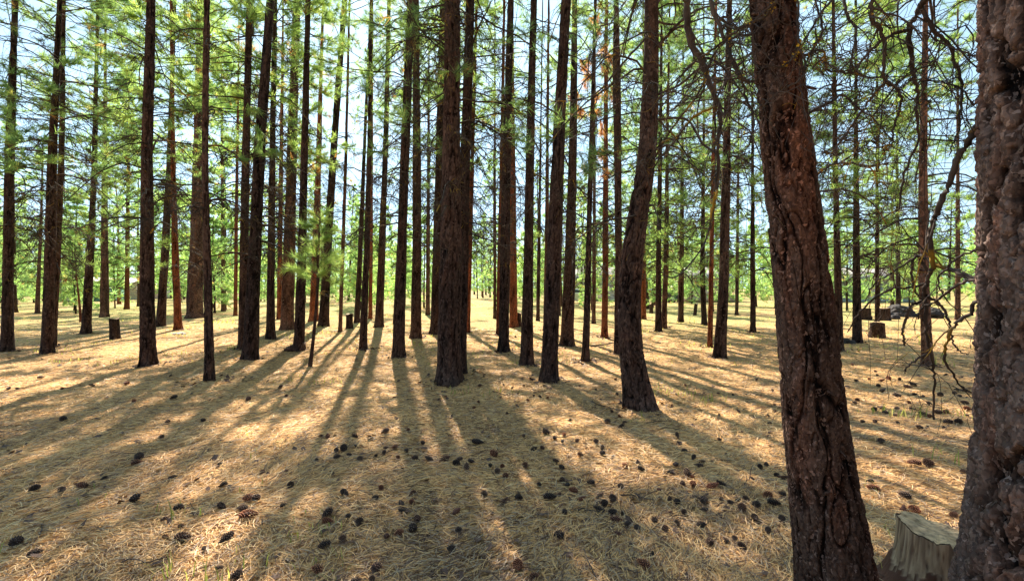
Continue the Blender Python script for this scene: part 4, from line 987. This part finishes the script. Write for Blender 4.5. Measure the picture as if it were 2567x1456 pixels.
def wood_chunk():
    X, Y = ground_pt(742, 878); gz = float(ground_z(X, Y)); A = Acc()
    root = link('broken_log', None, loc=(X, Y, gz)); tag(root, 'broken grey wood chunk with jagged top at a black pine foot', 'log')
    for k in range(16):
        x = -.20+.40*k/15; h = .10+.07*random.random()+(.05 if k > 9 else 0); 
        A.box((x, random.uniform(-.03, .03), h/2-.01), (.030, .14+.04*random.random(), h), rz=random.uniform(-.15, .15), a=random.random())
    link('splinters', A.mesh('splinters', M['wood'], attr='crev'), root)
    pl = np.array([[[-.24,-.10,.03],[-.05,-.11,.035],[.26,-.09,.04]]]); v, q = tubes(pl, np.array([[.035,.04,.03]]), 9)
    link('bark_slab', mesh_np('bark_slab', v, [q], bg, {'crev': np.full(len(v), .5)}), root)
wood_chunk()

def stick(px0, py0, px1, py1, r, label, mat=None):
    a = ground_pt(px0, py0); b = ground_pt(px1, py1); n = 9; t = np.linspace(0, 1, n)
    x = a[0]+(b[0]-a[0])*t+RNG.normal(0, .012, n); y = a[1]+(b[1]-a[1])*t+RNG.normal(0, .012, n)
    c = np.c_[x, y, ground_z(x, y)+.02+r]; o0 = c[0].copy(); A = Acc()
    A.add(*tubes((c-o0)[None], np.linspace(r, r*.5, n)[None], 6))
    m = 4; p, d = sample((c-o0)[None], np.zeros(m, int), RNG.uniform(.2, .9, m))
    tw = grow(p, RNG.uniform(0, 6.28, m), RNG.uniform(.05, .15, m), np.radians(RNG.uniform(0, 25, m)), np.zeros(m)+.1, 4, .1)
    A.add(*tubes(tw, np.full((m, 4), r*.4), 4))
    o = link('fallen_stick', A.mesh('fallen_stick', mat or M['limb']), loc=tuple(o0)); tag(o, label, 'stick')
stick(1478,1008,1570,1032,.007, 'pale bare stick lying left of the S curved tree foot')
stick(1620,1063,1712,1050,.005, 'thin dark twig on the litter right of the S curved tree')
stick(1552,1235,1640,1250,.005, 'thin fallen twig among the cones at lower right')
stick(1440,1275,1500,1278,.005, 'short fallen twig above the foreground cones right of centre')
stick(1060,1015,1100,1025,.004, 'small twig on shaded litter below the thick central pine')
stick(1330,980,1380,995,.005, 'curved twig between the two straight dark pine feet')
stick(1480,870,1560,862,.02, 'fallen branch in sunny grass left of the S curved tree', M['limb'])
stick(2395,975,2440,990,.02, 'pale branch piece on sunlit litter near the giant trunk')
stick(1235,985,1280,1000,.006, 'bent twig in the sun right of the central pine shadow')

# ------------------------------------------------------------------ houses, shed, deck, car
M['white'] = simple('white_siding', (.72,.72,.74), .6, noise_amt=.06)
M['tan'] = simple('tan_siding', (.55,.47,.38), .8, noise_amt=.1)
M['teal'] = simple('faded_green_paint', (.12,.27,.22), .8, noise_amt=.3, nscale=2)
M['roof_grey'] = simple('grey_shingles', (.28,.26,.25), .9, noise_amt=.25, nscale=8)
M['roof_tan'] = simple('pale_roofing', (.62,.52,.45), .85, noise_amt=.2)
M['bluegrey'] = simple('blue_grey_siding', (.34,.42,.50), .7, noise_amt=.08)
M['window'] = simple('window_glass', (.06,.09,.11), .1, noise_amt=.1)
M['railing'] = simple('deck_wood', (.42,.33,.25), .8, noise_amt=.15)
def siding(A, cx, cy, w, d, h, z0=0):
    """lapped boards around a box body"""
    n = max(4, int(h/.28)); bh = h/n
    for k in range(n):
        A.box((cx, cy, z0+bh*(k+.5)), (w-.012*(k % 2), d-.012*(k % 2), bh-.012))
    A.box((cx, cy, z0+h/2), (w-.05, d-.05, h))
def gable(A, w, d, z0, rise, over=.35, thick=.10):
    x = w/2+over; y = d/2+over
    for s in (-1, 1):
        v = np.array([[-x, s*y, z0-.12], [x, s*y, z0-.12], [x, 0, z0+rise], [-x, 0, z0+rise]])
        v2 = v+np.array([0, 0, thick]); vv = np.vstack([v, v2])
        A.add(vv, [[0,1,2,3],[4,7,6,5],[0,4,5,1],[3,2,6,7],[0,3,7,4],[1,5,6,2]])
def building(name, px0, px1, Y, h, depth, wallm, roofm, rise, wins, doors, label, cat, rot=0):
    x0 = (px0-CX)/F*Y; x1 = (px1-CX)/F*Y; w = x1-x0; cx = (x0+x1)/2
    root = link(name, None, loc=(cx, Y+depth/2, -.02)); root.rotation_euler.z = rot; tag(root, label, cat)
    A = Acc(); siding(A, 0, 0, w, depth, h)
    for s in (-1, 1):   # gable ends
        v = np.array([[s*w/2*.995, -depth/2, h], [s*w/2*.995, depth/2, h], [s*w/2*.995, 0, h+rise*.93]]); A.add(np.vstack([v, v-np.array([s*.08, 0, 0])]), np.array([[0,1,2],[3,5,4]]))
    link('wall', A.mesh('wall', wallm), root)
    B = Acc(); gable(B, w, depth, h, rise); link('roof', B.mesh('roof', roofm), root)
    for (u, z, ww, wh) in wins:
        C = Acc(); y = -depth/2-.04; x = u*w/2
        for s in (-1, 1): C.box((x+s*ww/2, y, z), (.08, .08, wh+.16)); C.box((x, y, z+s*wh/2), (ww, .08, .08))
        C.box((x, y, z), (.04, .05, wh)); fr = link('window', C.mesh('window', M['white']), root)
        D = Acc(); D.box((x, -depth/2-.02, z), (ww-.06, .03, wh-.06)); link('pane', D.mesh('pane', M['window']), fr)
    for (u, dw, dh, mt) in doors:
        E = Acc(); E.box((u*w/2, -depth/2-.03, dh/2), (dw, .05, dh))
        for k in range(3): E.box((u*w/2, -depth/2-.062, dh*(.2+.3*k)), (dw*.8, .02, dh*.22))
        dd = link('door', E.mesh('door', mt), root)
        Hh = Acc(); Hh.box((u*w/2+dw*.38, -depth/2-.09, dh*.48), (.05, .06, .12)); link('handle', Hh.mesh('handle', M['window']), dd)
    return root
building('shed', 168, 240, 48, 1.9, 3.5, M['teal'], M['roof_tan'], .75, [(-.2, 1.2, .6, .5)], [(.45, .9, 1.6, M['teal'])], 'low faded green shed with pale roof at the far left', 'shed')
building('shed', 146, 164, 47, 2.2, 2.2, M['white'], M['roof_tan'], .4, [], [(0, .6, 1.7, M['tan'])], 'small pinkish white box shed left of the green shed', 'shed')
building('house', 268, 312, 54, 1.7, 4, M['tan'], M['white'], 1.0, [(.2, 1.0, .6, .6)], [(-.4, .7, 1.5, M['white'])], 'tan cabin with bright white roof right of the green shed', 'house')
building('house', 380, 470, 62, 2.0, 5, M['tan'], M['roof_grey'], .9, [(-.5, 1.3, .9, .7), (.4, 1.3, .9, .7)], [(0, .9, 1.8, M['white'])], 'long tan house between the black pine and the giant red trunk', 'house')
building('house', 1432, 1560, 50, 2.6, 7, M['white'], M['roof_grey'], 1.4, [(-.5, 1.6, 1.0, .9), (.75, 1.6, .9, .9)], [(.15, 2.2, 2.1, M['white'])], 'white sided house with garage door behind the S curved tree', 'house')
building('house', 1712, 1832, 48, 2.7, 6, M['tan'], M['roof_grey'], 1.2, [(-.3, 1.8, 1.0, .9), (.5, 1.8, 1.0, .9)], [(.1, .9, 2.0, M['white'])], 'tan house with fenced wooden deck behind the far pines', 'house')
building('house', 2110, 2290, 46, 2.5, 6, M['bluegrey'], M['roof_grey'], 1.2, [(-.6, 1.5, 1.0, .9), (.3, 1.5, 1.2, .9)], [(-.15, .9, 2.0, M['white'])], 'pale blue grey house on the right behind the boulders', 'house')
def deck():
    Y = 45; x0 = (1728-CX)/F*Y; x1 = (1850-CX)/F*Y; root = link('deck', None, loc=(x0, Y, 0)); tag(root, 'raised wooden deck with slatted railing before the tan house', 'deck')
    w = x1-x0; A = Acc(); A.box((w/2, 1.2, .25), (w, 2.4, .5)); link('platform', A.mesh('platform', M['railing']), root)
    B = Acc(); B.box((w/2, 0.04, 1.42), (w, .09, .08)); B.box((w/2, .04, .62), (w, .06, .06))
    for k in range(int(w/.16)+1): B.box((k*.16, .04, 1.02), (.05, .04, .76))
    link('railing', B.mesh('railing', M['railing']), root)
    for k in range(5):
        C = Acc(); C.box((w*k/4, .02, .75), (.13, .13, 1.5)); C.box((w*k/4, .02, 1.53), (.17, .17, .05)); link('post', C.mesh('post', M['railing']), root)
deck()
def car(px, Y, label, col, rz=0.0):
    X = (px-CX)/F*Y; root = link('parked_car', None, loc=(X, Y, 0)); root.rotation_euler.z = rz; tag(root, label, 'car')
    import bmesh
    prof = [(-2.2,.35),(-2.25,.7),(-2.1,.92),(-1.3,1.0),(-.7,1.42),(.7,1.46),(1.4,1.02),(2.1,.95),(2.25,.65),(2.2,.35)]
    bm = bmesh.new(); L = [bm.verts.new((x, -.85 if z < 1.1 else -.66, z)) for x, z in prof]; R = [bm.verts.new((x, .85 if z < 1.1 else .66, z)) for x, z in prof]
    bm.faces.new(L); bm.faces.new(R[::-1])
    for i in range(len(prof)): j = (i+1) % len(prof); bm.faces.new([L[j], L[i], R[i], R[j]])
    bmesh.ops.recalc_face_normals(bm, faces=bm.faces); bmesh.ops.bevel(bm, geom=list(bm.edges), offset=.05, segments=2, affect='EDGES')
    me = bpy.data.meshes.new('body'); bm.to_mesh(me); bm.free(); me.materials.append(col); link('body', me, root)
    for s in (-1, 1):
        A = Acc(); v = np.array([[-1.1, s*.80, 1.04], [1.15, s*.80, 1.06], [.62, s*.71, 1.38], [-.62, s*.71, 1.36]]); A.add(np.vstack([v, v+np.array([0, s*.03, 0])]), [[0,1,2,3],[7,6,5,4],[0,4,5,1],[2,6,7,3]]); link('side_window', A.mesh('side_window', M['window']), root)
        v = np.array([[-1.24*s, -.7, 1.04], [-1.24*s, .7, 1.04], [-.76*s, .6, 1.40], [-.76*s, -.6, 1.40]])+np.array([-s*.04, 0, .02]); A = Acc(); A.add(v, [[0,1,2,3]]); link('windshield', A.mesh('windshield', M['window']), root)
        for x in (-1.4, 1.4):
            th = np.linspace(0, 2*math.pi, 25)[:-1]; pl = np.array([[[x, s*.70, .33], [x, s*.9, .33]]]); v, q = tubes(pl, np.array([[.33, .33]]), 24)
            caps = [list(range(24))[::-1], list(range(24, 48))]; w = mesh_np('tyre', v, [q, np.array(caps)], M['window']); wo = link('wheel', w, root)
            pl = np.array([[[x, s*.89, .33], [x, s*.915, .33]]]); v, q = tubes(pl, np.array([[.19, .17]]), 16); link('rim', mesh_np('rim', v, [q, np.array([list(range(16, 32))])], M['white']), wo)
        H = Acc(); H.box((-2.22, s*.6, .72), (.08, .3, .14)); link('headlight', H.mesh('headlight', M['white']), root)
car(1448, 44, 'white car parked before the white house, left of the thin pines', simple('white_car_paint', (.75,.76,.78), .25, noise_amt=.02), .15)
car(1648, 46, 'dark car parked behind the crossed foot pair of pines', simple('dark_car_paint', (.05,.06,.08), .25, noise_amt=.02), -.1)

# ------------------------------------------------------------------ camera, light, world
cam = bpy.data.cameras.new('camera'); co = bpy.data.objects.new('camera', cam); COL.objects.link(co)
co.location = (0, 0, EYE); co.rotation_euler = (math.radians(90), 0, 0)
cam.sensor_width = 36; cam.lens = 36*F/2566; cam.shift_y = -8/2566; cam.clip_start = .05; cam.clip_end = 3000
scene.camera = co
sd = Vector((math.sin(SUN_AZ)*math.cos(SUN_EL), math.cos(SUN_AZ)*math.cos(SUN_EL), math.sin(SUN_EL)))
sun = bpy.data.lights.new('sun', 'SUN'); sun.energy = 5.0; sun.angle = math.radians(.5); sun.color = (1, .90, .74)
so = bpy.data.objects.new('sun', sun); COL.objects.link(so); so.rotation_mode = 'QUATERNION'; so.rotation_quaternion = sd.to_track_quat('Z', 'Y'); so.location = sd*30
w = bpy.data.worlds.new('World'); scene.world = w; w.use_nodes = True; nt = w.node_tree; N = nt.nodes; N.clear()
out = N.new('ShaderNodeOutputWorld'); bgd = N.new('ShaderNodeBackground'); sky = N.new('ShaderNodeTexSky')
sky.sky_type = 'NISHITA'; sky.sun_disc = False; sky.sun_elevation = SUN_EL; sky.sun_rotation = SUN_AZ; sky.air_density = 1.0; sky.dust_density = .8; sky.ozone_density = 1.5
bgd.inputs['Strength'].default_value = .058
tcw = N.new('ShaderNodeTexCoord'); mpw = N.new('ShaderNodeMapping'); mpw.inputs['Scale'].default_value = (1, 1, 2.4)
nw = N.new('ShaderNodeTexNoise'); nw.inputs['Scale'].default_value = 2.2; nw.inputs['Detail'].default_value = 7; nw.inputs['Roughness'].default_value = .6
rw = ramp(N, [(.36, (.72, .72, .72)), (.66, (1, 1, 1))]); mw = N.new('ShaderNodeMix'); mw.data_type = 'RGBA'; mw.inputs[7].default_value = (3.9, 5.9, 7.5, 1)
nt.links.new(tcw.outputs['Generated'], mpw.inputs[0]); nt.links.new(mpw.outputs[0], nw.inputs[0]); nt.links.new(nw.outputs[0], rw.inputs[0]); nt.links.new(rw.outputs[0], mw.inputs[0]); nt.links.new(sky.outputs[0], mw.inputs[6])
dt = N.new('ShaderNodeVectorMath'); dt.operation = 'DOT_PRODUCT'; dt.inputs[1].default_value = tuple(sd); nt.links.new(tcw.outputs['Generated'], dt.inputs[0])
mr_ = N.new('ShaderNodeMapRange'); mr_.inputs[1].default_value = -.3; mr_.inputs[2].default_value = .95; mr_.inputs[3].default_value = .25; mr_.inputs[4].default_value = 1.42; nt.links.new(dt.outputs['Value'], mr_.inputs[0])
ml = N.new('ShaderNodeVectorMath'); ml.operation = 'SCALE'; nt.links.new(mw.outputs[2], ml.inputs[0]); nt.links.new(mr_.outputs[0], ml.inputs[3])
sz = N.new('ShaderNodeSeparateXYZ'); nt.links.new(tcw.outputs['Generated'], sz.inputs[0])
mh = N.new('ShaderNodeMapRange'); mh.inputs[1].default_value = 0; mh.inputs[2].default_value = .42; mh.inputs[3].default_value = 1.5; mh.inputs[4].default_value = 1.0; nt.links.new(sz.outputs[2], mh.inputs[0])
mk = N.new('ShaderNodeVectorMath'); mk.operation = 'SCALE'; nt.links.new(ml.outputs[0], mk.inputs[0]); nt.links.new(mh.outputs[0], mk.inputs[3])
nt.links.new(mk.outputs[0], bgd.inputs[0]); nt.links.new(bgd.outputs[0], out.inputs[0])
scene.view_settings.view_transform = 'Standard'; scene.view_settings.look = 'None'; scene.view_settings.exposure = 0; scene.view_settings.gamma = 1
scene.render.engine = 'CYCLES'
cy = scene.cycles; cy.film_exposure = 2.9; cy.max_bounces = 4; cy.diffuse_bounces = 3; cy.adaptive_threshold = .025; cy.glossy_bounces = 2; cy.transmission_bounces = 4; cy.transparent_max_bounces = 4
cy.caustics_reflective = False; cy.caustics_refractive = False; cy.sample_clamp_indirect = 6; cy.use_denoising = True
